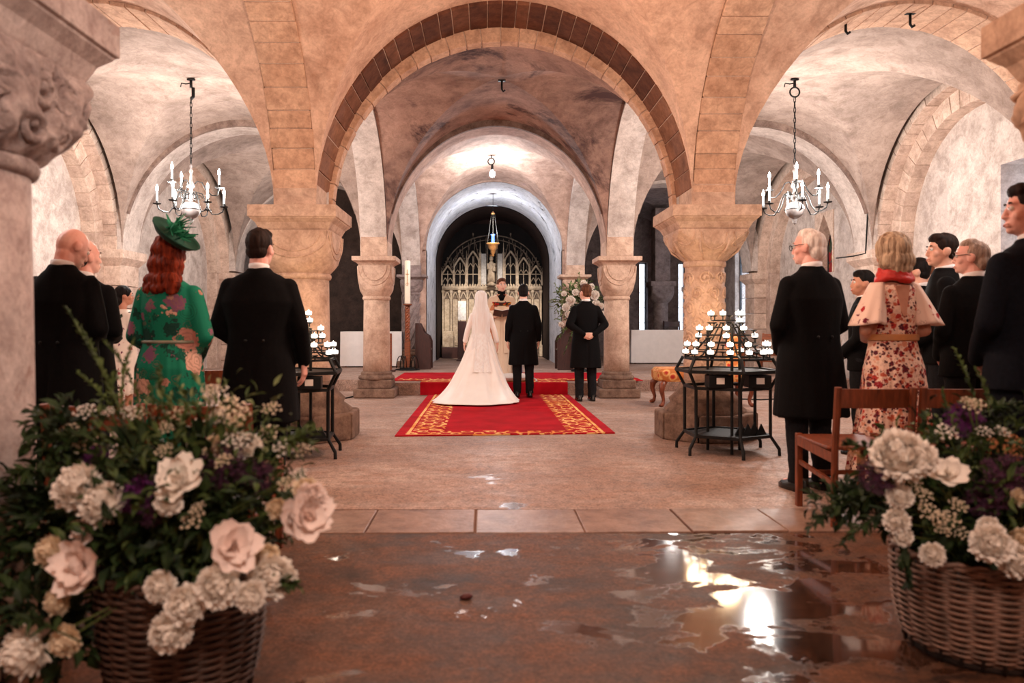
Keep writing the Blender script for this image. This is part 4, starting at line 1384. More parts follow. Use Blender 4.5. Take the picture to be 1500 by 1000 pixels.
def table(label, x0, x1, y, z0, h, dp=0.8):
    t = thing('table', label, 'table', ((x0 + x1) / 2, y, z0))
    L = x1 - x0
    obj('table_top', MB().box((0, 0, h - 0.03), (L, dp, 0.04)), M['wood'], t)
    for sx in (-1, 1):
        for sy in (-1, 1):
            obj('leg', MB().box((sx * (L / 2 - 0.08), sy * (dp / 2 - 0.08), (h - 0.04) / 2), (0.05, 0.05, h - 0.04)), M['wood'], t)
    cl = MB()
    ring = []
    n = 26
    per = []
    for q in range(n):
        per.append((-L / 2 - 0.03 + (L + 0.06) * q / n, -dp / 2 - 0.02))
    for q in range(8):
        per.append((L / 2 + 0.03, -dp / 2 - 0.02 + (dp + 0.04) * q / 8))
    for q in range(n):
        per.append((L / 2 + 0.03 - (L + 0.06) * q / n, dp / 2 + 0.02))
    for q in range(8):
        per.append((-L / 2 - 0.03, dp / 2 + 0.02 - (dp + 0.04) * q / 8))
    rr = []
    for z, f in ((0.03, 1.0), (h * 0.5, 0.6), (h - 0.02, 0.15), (h + 0.004, 0.0)):
        rr.append([Vector((a * (1 + 0.01 * f) , b_ * (1 + 0.012 * f) + 0.012 * f * math.sin(a * 19), z)) for a, b_ in per])
    rr.append([Vector((a * 0.9, b_ * 0.9, h + 0.006)) for a, b_ in per])
    cl.rings(rr)
    obj('tablecloth', cl, M['cloth_white'], t, 40)
    return t


table('long table under a white cloth to the floor in the right aisle', 3.72, 5.75, 19.3, 0.2, 0.85)
table('white draped table behind the left slim column', -3.3, -1.95, 17.6, 0.2, 0.82, 0.5)
c_ = make_chair('tall dark chair behind the white table in the right aisle', (5.15, 20.4, 0.2), PI, M['wood_dark'])
c_.scale = (1, 1, 1.35)

# upholstered settee behind the right candle stand
m, nt, b = newmat('floral_upholstery')
v = tex(nt, 'VORONOI', 8)
n = tex(nt, 'NOISE', 14, 4)
f = ramp(nt, mathn(nt, 'ADD', v.outputs['Distance'], mathn(nt, 'MULTIPLY', n.outputs[0], 0.5)), [(0.0, hexc(150, 20, 24)), (0.42, hexc(176, 40, 30)), (0.52, hexc(214, 120, 60)), (0.62, hexc(222, 176, 110)), (0.8, hexc(190, 110, 50))])
nt.links.new(f, b.inputs['Base Color'])
b.inputs['Roughness'].default_value = 0.85
M['floral_seat'] = m
ss = thing('upholstered_settee', 'settee in red and gold floral fabric with cabriole legs behind the candle stand', 'settee', (3.18, 11.05, 0))
obj('seat', MB().loft([(0.36, 0, 0, 0.66, 0.32), (0.40, 0, 0, 0.68, 0.34), (0.50, 0, 0, 0.68, 0.34), (0.545, 0, 0, 0.64, 0.31)], 40, 8), M['floral_seat'], ss, 40)
obj('backrest', MB().loft([(0.54, 0.33, 0.26, 0.34, 0.05), (0.9, 0.33, 0.3, 0.35, 0.055), (1.0, 0.33, 0.31, 0.30, 0.05), (1.05, 0.33, 0.315, 0.18, 0.035)], 32, 5), M['floral_seat'], ss, 40)
for sx in (-1, 1):
    for sy in (-1, 1):
        p = [(0.60, 0.36), (0.64, 0.30), (0.645, 0.22), (0.615, 0.1), (0.625, 0.045), (0.66, 0.012)]
        obj('cabriole_leg', MB().tube([Vector((sx * a, sy * (a - 0.34), z)) for a, z in p], [0.05, 0.048, 0.036, 0.024, 0.026, 0.034], 10), M['wood_red'], ss, True)

# paschal candle
pc = thing('paschal_candle_stand', 'twisted wooden candlestick in an iron foot before the fluted column', 'candlestick', (-1.665, 16.2, 0.2))
obj('foot', MB().tube([Vector((0.26 * math.cos(a), 0.26 * math.sin(a), 0.02)) for a in [q * PI / 10 for q in range(20)]], 0.012, 6, loop=True).box((0, 0, 0.04), (0.3, 0.3, 0.05)), M['iron'], pc)
for q in range(6):
    a = q * PI / 3 + 0.3
    c, s = math.cos(a), math.sin(a)
    obj('foot_hoop', MB().tube([Vector(((0.16 + 0.08 * math.cos(u)) * c, (0.16 + 0.08 * math.cos(u)) * s, 0.05 + 0.26 * math.sin(u))) for u in [k * PI / 10 for k in range(11)]], 0.01, 5), M['iron'], pc, True)
obj('lower_post', MB().loft([(0.05, 0, 0, 0.06, 0.06), (0.65, 0, 0, 0.06, 0.06)], 24, 9), M['wood'], pc, 40)
tw = MB()
for q in range(4):
    tw.tube([Vector((0.028 * math.cos(q * PI / 2 + z * 22), 0.028 * math.sin(q * PI / 2 + z * 22), 0.64 + z)) for z in [k * 0.02 for k in range(38)]], 0.03, 6)
obj('twisted_post', tw, M['wood'], pc, True)
obj('drip_pan', MB().lathe([(0.05, 1.39), (0.1, 1.41), (0.1, 1.43), (0.06, 1.435)], 20), M['wood'], pc, 40)
cdl = tag(obj('paschal_candle', MB().lathe([(0.062, 1.64), (0.062, 2.55), (0.05, 2.565), (0.004, 2.56)], 20, (-1.665, 16.2, 0)), M['wax'], None, 40), 'tall ivory candle with a painted emblem standing on the twisted candlestick', 'candle')
obj('emblem', MB().box((-1.665, 16.137, 2.2), (0.014, 0.004, 0.34)).box((-1.665, 16.137, 2.27), (0.07, 0.004, 0.014)).tube([Vector((-1.665 + 0.03 * math.cos(q), 16.137, 2.05 + 0.03 * math.sin(q))) for q in [k * 0.6 for k in range(10)]], 0.004, 4), M['brass'], cdl)
obj('wick', MB().tube([Vector((-1.665, 16.2, 2.56)), Vector((-1.662, 16.2, 2.6))], 0.004, 5), M['iron'], cdl)
# dark rail and box near the left slim column
wb_ = thing('wooden_rail', 'short wooden rail post with dark pipe beside the left slim column', 'rail', (-1.97, 15.7, 0.2))
obj('rail_post', MB().box((0, 0, 0.4), (0.06, 0.06, 0.8)), M['wood'], wb_, bevel=0.008)
obj('rail_foot', MB().box((0, 0, 0.02), (0.2, 0.2, 0.04)), M['wood_dark'], wb_, bevel=0.006)
pp = thing('floor_cable', 'dark cable lying across the floor left of the slim column', 'cable', (0, 0, 0))
obj('cable', MB().tube([Vector((-2.9, 11.4, 0.012)), Vector((-2.5, 11.6, 0.012)), Vector((-2.2, 11.95, 0.012)), Vector((-2.12, 12.3, 0.012))], 0.012, 6), M['iron'], pp, True)
tag(obj('floor_cable', MB().tube([Vector((3.7, 11.9, 0.011)), Vector((4.3, 11.7, 0.011)), Vector((4.9, 11.9, 0.011)), Vector((5.6, 11.6, 0.011))], 0.011, 6), M['iron'], None, True), 'dark cable lying on the floor beside the old man in glasses', 'cable')
fp = MB().loft([(0.004, 0, 0, 0.026, 0.016), (0.012, 0.002, 0, 0.03, 0.018), (0.022, 0.006, 0.004, 0.014, 0.006)], 12)
tag(obj('fallen_petal', fp, plain('dark_petal', hexc(84, 24, 22), 0.6), None, True, loc=(-0.08, 3.19, 0.0), rot=(0, 0, 0.4)), 'small dark red petal lying on the wet floor', 'petal')
# ------------------------------------------------------------------ flowers and baskets


def leafmat(name, a, b_):
    m, nt, b = newmat(name)
    n = tex(nt, 'NOISE', 9, 3)
    nt.links.new(ramp(nt, n.outputs[0], [(0.35, a), (0.65, b_)]), b.inputs['Base Color'])
    b.inputs['Roughness'].default_value = 0.6
    b.inputs['Specular IOR Level'].default_value = 0.25
    return m


def petalmat(name, a, b_):
    m, nt, b = newmat(name)
    n = tex(nt, 'NOISE', 25, 3)
    nt.links.new(ramp(nt, n.outputs[0], [(0.3, a), (0.65, b_)]), b.inputs['Base Color'])
    b.inputs['Roughness'].default_value = 0.7
    b.inputs['Specular IOR Level'].default_value = 0.2
    b.inputs['Subsurface Weight'].default_value = 0.0
    return m


M['leaf_dark'] = leafmat('dark_leaf', hexc(22, 34, 18), hexc(52, 70, 34))
M['leaf_mid'] = leafmat('mid_green_leaf', hexc(46, 62, 30), hexc(92, 108, 58))
M['leaf_pale'] = leafmat('pale_leaf', hexc(96, 110, 66), hexc(150, 156, 108))
M['stem'] = leafmat('green_stem', hexc(56, 70, 34), hexc(96, 104, 56))
M['petal_white'] = petalmat('white_petal', hexc(240, 226, 214), hexc(252, 246, 238))
M['petal_blush'] = petalmat('blush_petal', hexc(238, 212, 204), hexc(250, 236, 228))
M['petal_cream'] = petalmat('cream_petal', hexc(226, 200, 168), hexc(244, 228, 204))
M['petal_purple'] = petalmat('purple_petal', hexc(70, 22, 72), hexc(122, 52, 122))
M['petal_dusky'] = petalmat('dusky_purple_petal', hexc(58, 30, 50), hexc(104, 64, 88))
M['petal_rust'] = petalmat('rust_petal', hexc(190, 104, 62), hexc(226, 160, 110))


def rdir(r):
    z = r.uniform(-1, 1)
    a = r.uniform(0, 2 * PI)
    s = math.sqrt(1 - z * z)
    return Vector((s * math.cos(a), s * math.sin(a), z))


def petal(mb, base, out, up, L, W, cup=0.35, n=3):
    """a curved petal from base towards `out`, bending to `up`"""
    out, up = out.normalized(), up.normalized()
    side = out.cross(up)
    if side.length < 1e-4:
        side = out.orthogonal()
    side.normalize()
    vs, fs = [], []
    for a in range(n + 1):
        t = a / n
        w = W * math.sin(PI * (0.16 + 0.74 * t)) 
        c = base + out * (L * t) + up * (cup * L * t * t)
        for b_ in (-1, 0, 1):
            vs.append(c + side * (w * b_ * 0.5) + up * (0.18 * W * abs(b_)))
    for a in range(n):
        for b_ in range(2):
            k = a * 3 + b_
            fs.append((k, k + 1, k + 4, k + 3))
    mb.add(vs, fs)


def ball_flower(seed, n=70, r=1.0, w=0.62, core=0.72):
    """dense round bloom of overlapping petals, unit radius, opening to +Z"""
    rr = random.Random(seed)
    mb = MB()
    mb.ball((0, 0, 0), (core * r, core * r, core * r * 0.9), 12, 8)
    for k in range(n):
        z = 1 - 1.75 * (k + 0.5) / n
        a = k * 2.39996 + rr.uniform(-0.3, 0.3)
        s = math.sqrt(max(0, 1 - z * z))
        d = Vector((s * math.cos(a), s * math.sin(a), z))
        tan = (Vector((0, 0, 1)) - d * z)
        if tan.length < 0.05:
            tan = d.orthogonal()
        tan = (tan.normalized() + 0.5 * rdir(rr)).normalized()
        petal(mb, d * r * rr.uniform(0.62, 0.74), (tan * 0.8 + d * 0.45), d, r * rr.uniform(0.42, 0.58), w * r * rr.uniform(0.8, 1.15), 0.12, 3)
    return mb


def open_flower(seed, n=14):
    """loose open bloom of two rings of wide petals around a tight heart"""
    rr = random.Random(seed)
    mb = MB()
    for ring, (cnt, tilt, L) in enumerate(((7, 0.25, 1.0), (6, 0.75, 0.8), (5, 1.3, 0.55))):
        for k in range(cnt):
            a = 2 * PI * k / cnt + ring * 0.5 + rr.uniform(-0.15, 0.15)
            o = Vector((math.cos(a) * math.cos(tilt), math.sin(a) * math.cos(tilt), math.sin(tilt)))
            petal(mb, Vector((0, 0, 0)), o, Vector((0, 0, 1)) + 0.3 * rdir(rr), L * rr.uniform(0.85, 1.1), 0.95 * L, 0.22, 4)
    return mb


def umbel(seed, rays=16):
    rr = random.Random(seed)
    st_, fl_ = MB(), MB()
    for k in range(rays):
        a = k * 2.4
        q = math.sqrt((k + 0.5) / rays)
        tip = Vector((q * math.cos(a), q * math.sin(a), 0.75 - 0.25 * q * q + rr.uniform(-0.05, 0.05)))
        st_.tube([Vector((0, 0, 0)), tip * 0.6 + Vector((0, 0, -0.05)), tip], 0.016, 3, cap=False)
        for m_ in range(5):
            c = tip + rdir(rr) * 0.13
            fl_.ball(c, (0.085, 0.085, 0.05), 5, 3)
    return st_, fl_


def allium(seed, n=150):
    rr = random.Random(seed)
    mb = MB()
    for k in range(n):
        d = rdir(rr)
        u = d.orthogonal().normalized()
        v = d.cross(u)
        tip = d * rr.uniform(0.78, 1.0)
        mb.tube([d * 0.1, tip], 0.012, 3, cap=False)
        for q in range(4):
            a = q * PI / 2 + rr.random()
            e = (u * math.cos(a) + v * math.sin(a))
            petal(mb, tip, e * 0.9 + d * 0.5, d, 0.17, 0.09, 0.1, 1)
    return mb


def leaf_cloud(n, c, rad, size, seed, aspect=0.42, droop=0.25, shell=0.35, zmin=None):
    rr = random.Random(seed)
    mb = MB()
    c = Vector(c)
    for _ in range(n):
        d = rdir(rr)
        q = (shell + (1 - shell) * rr.random()) 
        p = c + Vector((d.x * rad[0], d.y * rad[1], d.z * rad[2])) * q
        if zmin is not None and p.z < zmin:
            continue
        o = (d * 0.9 + rdir(rr) * 0.9 + Vector((0, 0, 0.25))).normalized()
        up = (Vector((0, 0, 1)) + rdir(rr) * 0.7).normalized()
        s = rr.uniform(*size)
        sd = o.cross(up)
        if sd.length < 0.05:
            continue
        sd.normalize()
        nn = sd.cross(o)
        w = s * aspect * rr.uniform(0.8, 1.2)
        a, b_, e = p, p + o * s * 0.5 - nn * s * 0.02, p + o * s - nn * s * droop
        mb.add([a, p + o * s * 0.4 + sd * w * 0.5 + nn * w * 0.18, p + o * s * 0.4 - sd * w * 0.5 + nn * w * 0.18, b_, p + o * s * 0.75 + sd * w * 0.3, p + o * s * 0.75 - sd * w * 0.3, e],
               [(0, 3, 1), (0, 2, 3), (1, 3, 4), (2, 5, 3), (3, 6, 4), (3, 5, 6)])
    return mb


def sprig(base, tip, n, size, seed, spread=0.9, bend=0.05):
    """arching stem with leaflets along it"""
    rr = random.Random(seed)
    base, tip = Vector(base), Vector(tip)
    mid = (base + tip) / 2 + Vector((rr.uniform(-1, 1), rr.uniform(-1, 1), 1)) * bend
    pts = [base * (1 - t) ** 2 + mid * 2 * t * (1 - t) + tip * t * t for t in [k / 8 for k in range(9)]]
    mb = MB().tube(pts, 0.0025, 4)
    ax = (tip - base).normalized()
    for k in range(n):
        t = 0.25 + 0.75 * (k + 0.5) / n
        p = base * (1 - t) ** 2 + mid * 2 * t * (1 - t) + tip * t * t
        d = (ax * 0.7 + rdir(rr) * spread).normalized()
        petal(mb, p, d, Vector((0, 0, 1)) + rdir(rr) * 0.4, size * (1.15 - 0.7 * t), size * 0.36, -0.15, 2)
    return mb


BALLS = [mesh_of(ball_flower(s, n, 1.0, w), 'bloom', True) for s, n, w in ((1, 230, 0.34), (2, 260, 0.32), (3, 200, 0.38))]
OPENS = [mesh_of(open_flower(s), 'open_bloom', True) for s in (5, 6)]
UMB = []
for s in (1, 2):
    a_, b__ = umbel(s)
    UMB.append((mesh_of(a_, 'umbel_rays'), mesh_of(b__, 'umbel_florets', True)))
ALL = [mesh_of(allium(s), 'allium_head') for s in (1, 2)]
MESHMAT = {}


def mesh_with(me, key):
    k = (me.name, key)
    if k not in MESHMAT:
        c = me.copy()
        c.materials.clear()
        c.materials.append(M[key])
        MESHMAT[k] = c
    return MESHMAT[k]


def wicker(t, rb, rt, h, mt, rows, stakes=28):
    bk = obj('basket', MB().lathe([(rb - 0.012, 0.004), (rb - 0.012, 0.02), (rt - 0.022, h - 0.03), (rt - 0.035, h - 0.03), (rb - 0.03, 0.03)], 36), M['wicker_dark'], t, True)
    for k in range(stakes):
        a = 2 * PI * k / stakes
        obj('stake', MB().tube([Vector(((rb + (rt - rb) * q) * math.cos(a), (rb + (rt - rb) * q) * math.sin(a), 0.01 + (h - 0.02) * q)) for q in (0, 0.35, 0.7, 1)], 0.0068, 5), M['wicker_dark'], bk, True)
    for row in range(rows):
        q = (row + 0.5) / rows
        r = rb + (rt - rb) * q + 0.014 * math.sin(PI * q) - 0.035 * max(0, 1 - q * 5) ** 2
        ph = row % 2 * PI
        pts = []
        ns = stakes * 4
        for k in range(ns):
            a = 2 * PI * k / ns
            rr_ = r + 0.0075 * math.cos(stakes / 2 * a + ph)
            pts.append(Vector((rr_ * math.cos(a), rr_ * math.sin(a), 0.012 + (h - 0.03) * q)))
        obj('weaver', MB().tube(pts, (h - 0.03) / rows * 0.5, 5, loop=True), mt, bk, True)
    for ph in (0, PI):
        obj('rim_braid', MB().tube([Vector(((rt + 0.009 * math.cos(14 * a + ph)) * math.cos(a), (rt + 0.009 * math.cos(14 * a + ph)) * math.sin(a), h - 0.006 + 0.009 * math.sin(14 * a + ph))) for a in [2 * PI * k / 112 for k in range(112)]], 0.0085, 5, loop=True), mt, bk, True)
    return bk


M['wicker'] = plain('grey_brown_wicker', hexc(138, 104, 88), 0.6, 0, 0.35, 22, 0.2)
M['wicker_dark'] = plain('dark_basket_lining', hexc(46, 32, 26), 0.8, 0, 0.2, 15, 0.1)  # dark brown for the lining and the stakes
M['wicker_deep'] = plain('brown_wicker', hexc(88, 62, 50), 0.6, 0, 0.35, 22, 0.2)


def bloom(t, name, me, key, p, r, look, seed, label=None, squash=0.9):
    """a bloom facing `look`"""
    rr = random.Random(seed)
    d = Vector(look).normalized()
    q = d.to_track_quat('Z', 'Y') @ Euler((0, 0, rr.uniform(0, 6))).to_quaternion()
    o = link(name, mesh_with(me, key), None, t, p)
    o.rotation_mode = 'QUATERNION'
    o.rotation_quaternion = q
    o.scale = (r, r, r * squash)
    if label:
        o['label'] = label
    return o


def stems(t, pts, root, seed):
    mb = MB()
    rr = random.Random(seed)
    for p in pts:
        p = Vector(p)
        b_ = Vector(root) + Vector((rr.uniform(-0.12, 0.12), rr.uniform(-0.1, 0.1), 0))
        m_ = (p + b_) / 2 + Vector((0, 0, 0.05))
        mb.tube([b_, m_, p], 0.003, 4, cap=False)
    o = obj('stems', mb, M['stem'], t)
    o['kind'] = 'stuff'


def place_px(t, x, y, d):
    return px(x, y, d) - t.location


# ---- left basket
bl = thing('flower_basket', 'wicker basket overflowing with white and purple flowers on the left', 'flower basket', (-0.945, 2.36, 0))
wicker(bl, 0.20, 0.245, 0.42, M['wicker_deep'], 34, 22)
for k, (n, c, rad, sz, mk, asp, sh) in enumerate((
        (1500, (0, 0, 0.58), (0.33, 0.30, 0.26), (0.04, 0.085), 'leaf_dark', 0.5, 0.2),
        (520, (0.0, 0, 0.64), (0.38, 0.32, 0.28), (0.03, 0.07), 'leaf_mid', 0.42, 0.55),
        (240, (-0.34, 0.05, 0.42), (0.22, 0.18, 0.30), (0.04, 0.08), 'leaf_dark', 0.5, 0.2),
        (300, (0.02, 0.02, 0.78), (0.4, 0.24, 0.2), (0.025, 0.055), 'leaf_mid', 0.36, 0.4),
        (260, (-0.36, -0.12, 0.26), (0.18, 0.16, 0.16), (0.04, 0.08), 'leaf_dark', 0.5, 0.2),
        (300, (-0.30, 0.08, 0.62), (0.26, 0.16, 0.14), (0.04, 0.085), 'leaf_dark', 0.5, 0.2),
        (380, (-0.50, 0.10, 0.50), (0.24, 0.14, 0.22), (0.04, 0.085), 'leaf_dark', 0.5, 0.2),
        (230, (-0.43, 0.10, 0.80), (0.13, 0.1, 0.12), (0.035, 0.07), 'leaf_dark', 0.5, 0.2),
        (110, (0.08, 0.04, 0.86), (0.3, 0.16, 0.16), (0.025, 0.05), 'leaf_pale', 0.36, 0.4))):
    o = obj('foliage', leaf_cloud(n, c, rad, sz, 60 + k, asp, shell=sh), M[mk], bl)
    o['kind'] = 'stuff'
heads = []
LB = [  # px x, px y, radius px, depth, kind, colour
    (114, 714, 29, 2.12, 'b0', 'petal_white'), (150, 738, 27, 2.10, 'b1', 'petal_white'), (133, 772, 22, 2.14, 'o0', 'petal_blush'),
    (124, 828, 34, 2.05, 'o1', 'petal_blush'), (76, 808, 20, 2.10, 'b2', 'petal_cream'), (40, 952, 31, 1.98, 'b1', 'petal_white'),
    (97, 937, 20, 2.0, 'b2', 'petal_cream'), (86, 880, 17, 2.05, 'b2', 'petal_cream'), (262, 706, 29, 2.10, 'o0', 'petal_white'), (247, 736, 17, 2.06, 'b2', 'petal_white'),
    (340, 800, 31, 2.02, 'o1', 'petal_blush'), (235, 859, 19, 2.0, 'b0', 'petal_white'), (320, 857, 27, 1.98, 'b1', 'petal_white'),
    (272, 886, 25, 1.98, 'b2', 'petal_white'), (250, 925, 25, 1.98, 'b0', 'petal_white'), (367, 873, 19, 2.0, 'b0', 'petal_white'),
    (396, 845, 28, 2.08, 'b2', 'petal_white'), (418, 845, 15, 2.08, 'b2', 'petal_white'), (447, 757, 30, 2.12, 'o0', 'petal_blush'), (455, 730, 20, 2.14, 'b1', 'petal_blush'),
    (430, 760, 22, 2.14, 'o1', 'petal_blush'), (390, 815, 16, 2.1, 'b2', 'petal_cream'), (405, 745, 13, 2.16, 'b2', 'petal_cream'), (447, 718, 16, 2.2, 'b2', 'petal_cream'),
    (315, 655, 16, 2.3, 'b2', 'petal_cream'), (364, 655, 17, 2.3, 'b0', 'petal_white'), (340, 628, 14, 2.4, 'b2', 'petal_cream'), (322, 612, 12, 2.4, 'b2', 'petal_white')]
for k, (x, y, r, d, kind, key) in enumerate(LB):
    p = place_px(bl, x, y, d + 0.04)
    heads.append(p)
    look = Vector((p.x * 1.2, -0.55, (p.z - 0.5) * 1.2 + 0.15))
    me = {'b': BALLS, 'o': OPENS}[kind[0]][int(kind[1])]
    bloom(bl, 'peony' if kind[0] == 'o' else 'carnation', me, key, p, r * d / F * (1.3 if kind[0] == 'o' else 1.08), look, k, 'blush open bloom' if (kind[0] == 'o' and key == 'petal_blush') else None)
for k, (x, y, r, d, key) in enumerate(((208, 728, 34, 2.18, 'petal_purple'), (325, 683, 36, 2.28, 'petal_dusky'), (145, 672, 22, 2.4, 'petal_purple'), (378, 697, 26, 2.3, 'petal_dusky'), (222, 752, 20, 2.14, 'petal_dusky'))):
    p = place_px(bl, x, y, d)
    heads.append(p)
    bloom(bl, 'allium', ALL[k % 2], key, p, r * d / F, (0, -0.5, 1), k, 'round purple allium head')
UL = [(126, 598, 15), (104, 626, 15), (127, 645, 18), (160, 600, 9), (398, 594, 14), (395, 630, 18), (420, 650, 18), (445, 655, 14), (243, 655, 14), (190, 600, 14), (205, 602, 14), (262, 602, 18),
      (318, 575, 22), (340, 590, 22), (352, 605, 18), (290, 620, 15), (243, 622, 12), (280, 640, 14), (345, 640, 18), (300, 648, 14), (420, 705, 14), (440, 690, 12), (285, 755, 18), (292, 740, 12), (268, 700, 14), (330, 670, 14), (310, 568, 14)]
rr_ = random.Random(5)
for k, (x, y, r) in enumerate(UL):
    d = 2.38 + rr_.uniform(-0.14, 0.12) if y < 660 else 2.12
    p = place_px(bl, x, y, d)
    heads.append(p)
    ras, flo = UMB[k % 2]
    u = bloom(bl, 'cow_parsley', ras, 'stem', p - Vector((0, 0, r * d / F * 0.6)), r * d / F, (rr_.uniform(-0.3, 0.3), -0.6, 0.8), k)
    link('florets', mesh_with(flo, 'petal_cream' if k % 3 else 'petal_white'), None, u)
stems(bl, heads, (0, 0, 0.36), 3)
for k, (x0, y0, x1, y1, d) in enumerate(((190, 620, 96, 448, 2.45), (190, 640, 118, 478, 2.4), (180, 650, 196, 498, 2.42), (200, 660, 112, 545, 2.4), (215, 640, 152, 500, 2.5), (400, 690, 466, 628, 2.35), (60, 690, 8, 706, 2.3), (400, 870, 440, 860, 2.1), (170, 660, 70, 640, 2.35), (250, 640, 236, 540, 2.5), (175, 640, 172, 545, 2.45), (120, 940, 25, 905, 2.0), (400, 660, 460, 652, 2.3), (140, 700, 40, 690, 2.3))):
    o = obj('fern_sprig', sprig(place_px(bl, x0, y0, d), place_px(bl, x1, y1, d), 34 if k < 5 else 22, 0.03 if k < 5 else 0.05, 80 + k, 0.5 if k < 5 else 0.9), M['leaf_mid' if k not in (6, 8, 11, 13) else 'leaf_dark'], bl)

# ---- right basket
br = thing('flower_basket', 'pale wicker basket of cream flowers and purple alliums on the right', 'flower basket', (1.775, 2.70, 0))
wicker(br, 0.235, 0.275, 0.36, M['wicker'], 31, 24)
for k, (n, c, rad, sz, mk, asp, sh) in enumerate((
        (1500, (-0.03, 0, 0.52), (0.33, 0.30, 0.26), (0.035, 0.08), 'leaf_dark', 0.5, 0.2),
        (600, (0.0, 0, 0.6), (0.4, 0.32, 0.28), (0.03, 0.07), 'leaf_mid', 0.4, 0.55),
        (260, (0.05, 0.05, 0.72), (0.34, 0.25, 0.2), (0.03, 0.06), 'leaf_dark', 0.4, 0.3),
        (300, (-0.42, 0.0, 0.52), (0.22, 0.16, 0.09), (0.03, 0.06), 'leaf_dark', 0.45, 0.1))):
    o = obj('foliage', leaf_cloud(n, c, rad, sz, 160 + k, asp, shell=sh), M[mk], br)
    o['kind'] = 'stuff'
heads = []
RB = [(1318, 668, 32, 2.42, 'b1', 'petal_white'), (1345, 672, 22, 2.4, 'b0', 'petal_white'), (1300, 665, 18, 2.44, 'b2', 'petal_white'), (1388, 695, 20, 2.42, 'o0', 'petal_white'), (1318, 727, 15, 2.42, 'b0', 'petal_white'),
      (1314, 763, 15, 2.42, 'b1', 'petal_white'), (1322, 785, 12, 2.42, 'b2', 'petal_white'), (1366, 812, 14, 2.38, 'b0', 'petal_white'), (1452, 796, 23, 2.32, 'b1', 'petal_white'), (1448, 772, 13, 2.36, 'b2', 'petal_white'),
      (1488, 820, 20, 2.32, 'b0', 'petal_white'), (1497, 790, 14, 2.36, 'b2', 'petal_cream'), (1497, 728, 12, 2.4, 'b2', 'petal_cream')]
for k, (x, y, r, d, kind, key) in enumerate(RB):
    p = place_px(br, x, y, d + 0.04)
    heads.append(p)
    look = Vector((p.x * 1.2, -0.55, (p.z - 0.45) * 1.2 + 0.2))
    me = {'b': BALLS, 'o': OPENS}[kind[0]][int(kind[1])]
    bloom(br, 'peony' if kind[0] == 'o' else 'carnation', me, key, p, r * d / F * (1.3 if kind[0] == 'o' else 1.12), look, 40 + k)
for k, (x, y, r, d, key) in enumerate(((1290, 695, 30, 2.5, 'petal_dusky'), (1412, 615, 26, 2.7, 'petal_purple'), (1478, 705, 42, 2.5, 'petal_dusky'), (1440, 735, 24, 2.5, 'petal_dusky'))):
    p = place_px(br, x, y, d)
    heads.append(p)
    bloom(br, 'allium', ALL[k % 2], key, p, r * d / F, (0, -0.5, 1), k, 'round purple allium head')
for k, (x, y, r, key) in enumerate(((1428, 590, 14, 'petal_cream'), (1415, 585, 10, 'petal_cream'), (1385, 628, 16, 'petal_white'), (1440, 628, 12, 'petal_white'), (1465, 628, 12, 'petal_white'), (1360, 745, 18, 'petal_cream'), (1385, 755, 18, 'petal_cream'), (1350, 720, 14, 'petal_cream'), (1400, 735, 14, 'petal_cream'), (1340, 705, 10, 'petal_cream'),
                                   (1375, 770, 14, 'petal_cream'), (1405, 775, 12, 'petal_cream'), (1468, 655, 18, 'petal_rust'), (1490, 660, 18, 'petal_rust'), (1455, 645, 12, 'petal_rust'), (1480, 640, 14, 'petal_rust'), (1250, 660, 9, 'petal_rust'), (1235, 650, 7, 'petal_rust'), (1262, 672, 8, 'petal_rust'), (1275, 660, 7, 'petal_rust'), (1430, 690, 14, 'leaf_pale'), (1425, 640, 14, 'leaf_mid'))):
    d = 2.45 if y > 690 else 2.62
    p = place_px(br, x, y, d)
    heads.append(p)
    ras, flo = UMB[k % 2]
    u = bloom(br, 'cow_parsley', ras, 'stem', p - Vector((0, 0, r * d / F * 0.6)), r * d / F, (rr_.uniform(-0.3, 0.3), -0.6, 0.8), k)
    link('florets', mesh_with(flo, key), None, u)
stems(br, heads, (0, 0, 0.3), 4)
for k, (x0, y0, x1, y1, d) in enumerate(((1320, 720, 1185, 775, 2.55), (1310, 730, 1205, 745, 2.6), (1320, 740, 1230, 800, 2.5), (1300, 720, 1225, 735, 2.6), (1440, 620, 1398, 510, 2.8), (1450, 620, 1428, 540, 2.8), (1400, 650, 1380, 570, 2.8), (1440, 640, 1490, 590, 2.8), (1330, 690, 1232, 652, 2.6), (1330, 800, 1330, 860, 2.42), (1450, 610, 1500, 600, 2.7), (1310, 740, 1195, 760, 2.6))):
    o = obj('fern_sprig', sprig(place_px(br, x0, y0, d), place_px(br, x1, y1, d), 34 if 4 <= k < 7 else 30, 0.03 if 4 <= k < 7 else 0.055, 180 + k, 0.5 if 4 <= k < 7 else 0.9), M['leaf_mid' if k in (4, 5, 6) else 'leaf_dark'], br)

# ---- pedestal arrangement beside the best man
pa = thing('flower_arrangement', 'tall pedestal arrangement of white flowers and greenery behind the best man', 'flower arrangement', (2.02, 15.85, 0.2))
obj('pedestal', MB().lathe([(0.2, 0), (0.2, 0.03), (0.05, 0.07), (0.035, 0.5), (0.035, 0.9), (0.12, 0.96), (0.16, 1.1), (0.15, 1.12)], 20), M['iron'], pa, True)
for k, (n, c, rad, sz, mk) in enumerate(((520, (0, 0, 1.5), (0.52, 0.34, 0.42), (0.06, 0.15), 'leaf_mid'), (260, (-0.2, -0.05, 1.35), (0.42, 0.25, 0.5), (0.06, 0.14), 'leaf_pale'), (160, (0, 0, 1.4), (0.3, 0.3, 0.34), (0.08, 0.14), 'leaf_dark'))):
    o = obj('foliage', leaf_cloud(n, c, rad, sz, 260 + k, 0.4, shell=0.3), M[mk], pa)
    o['kind'] = 'stuff'
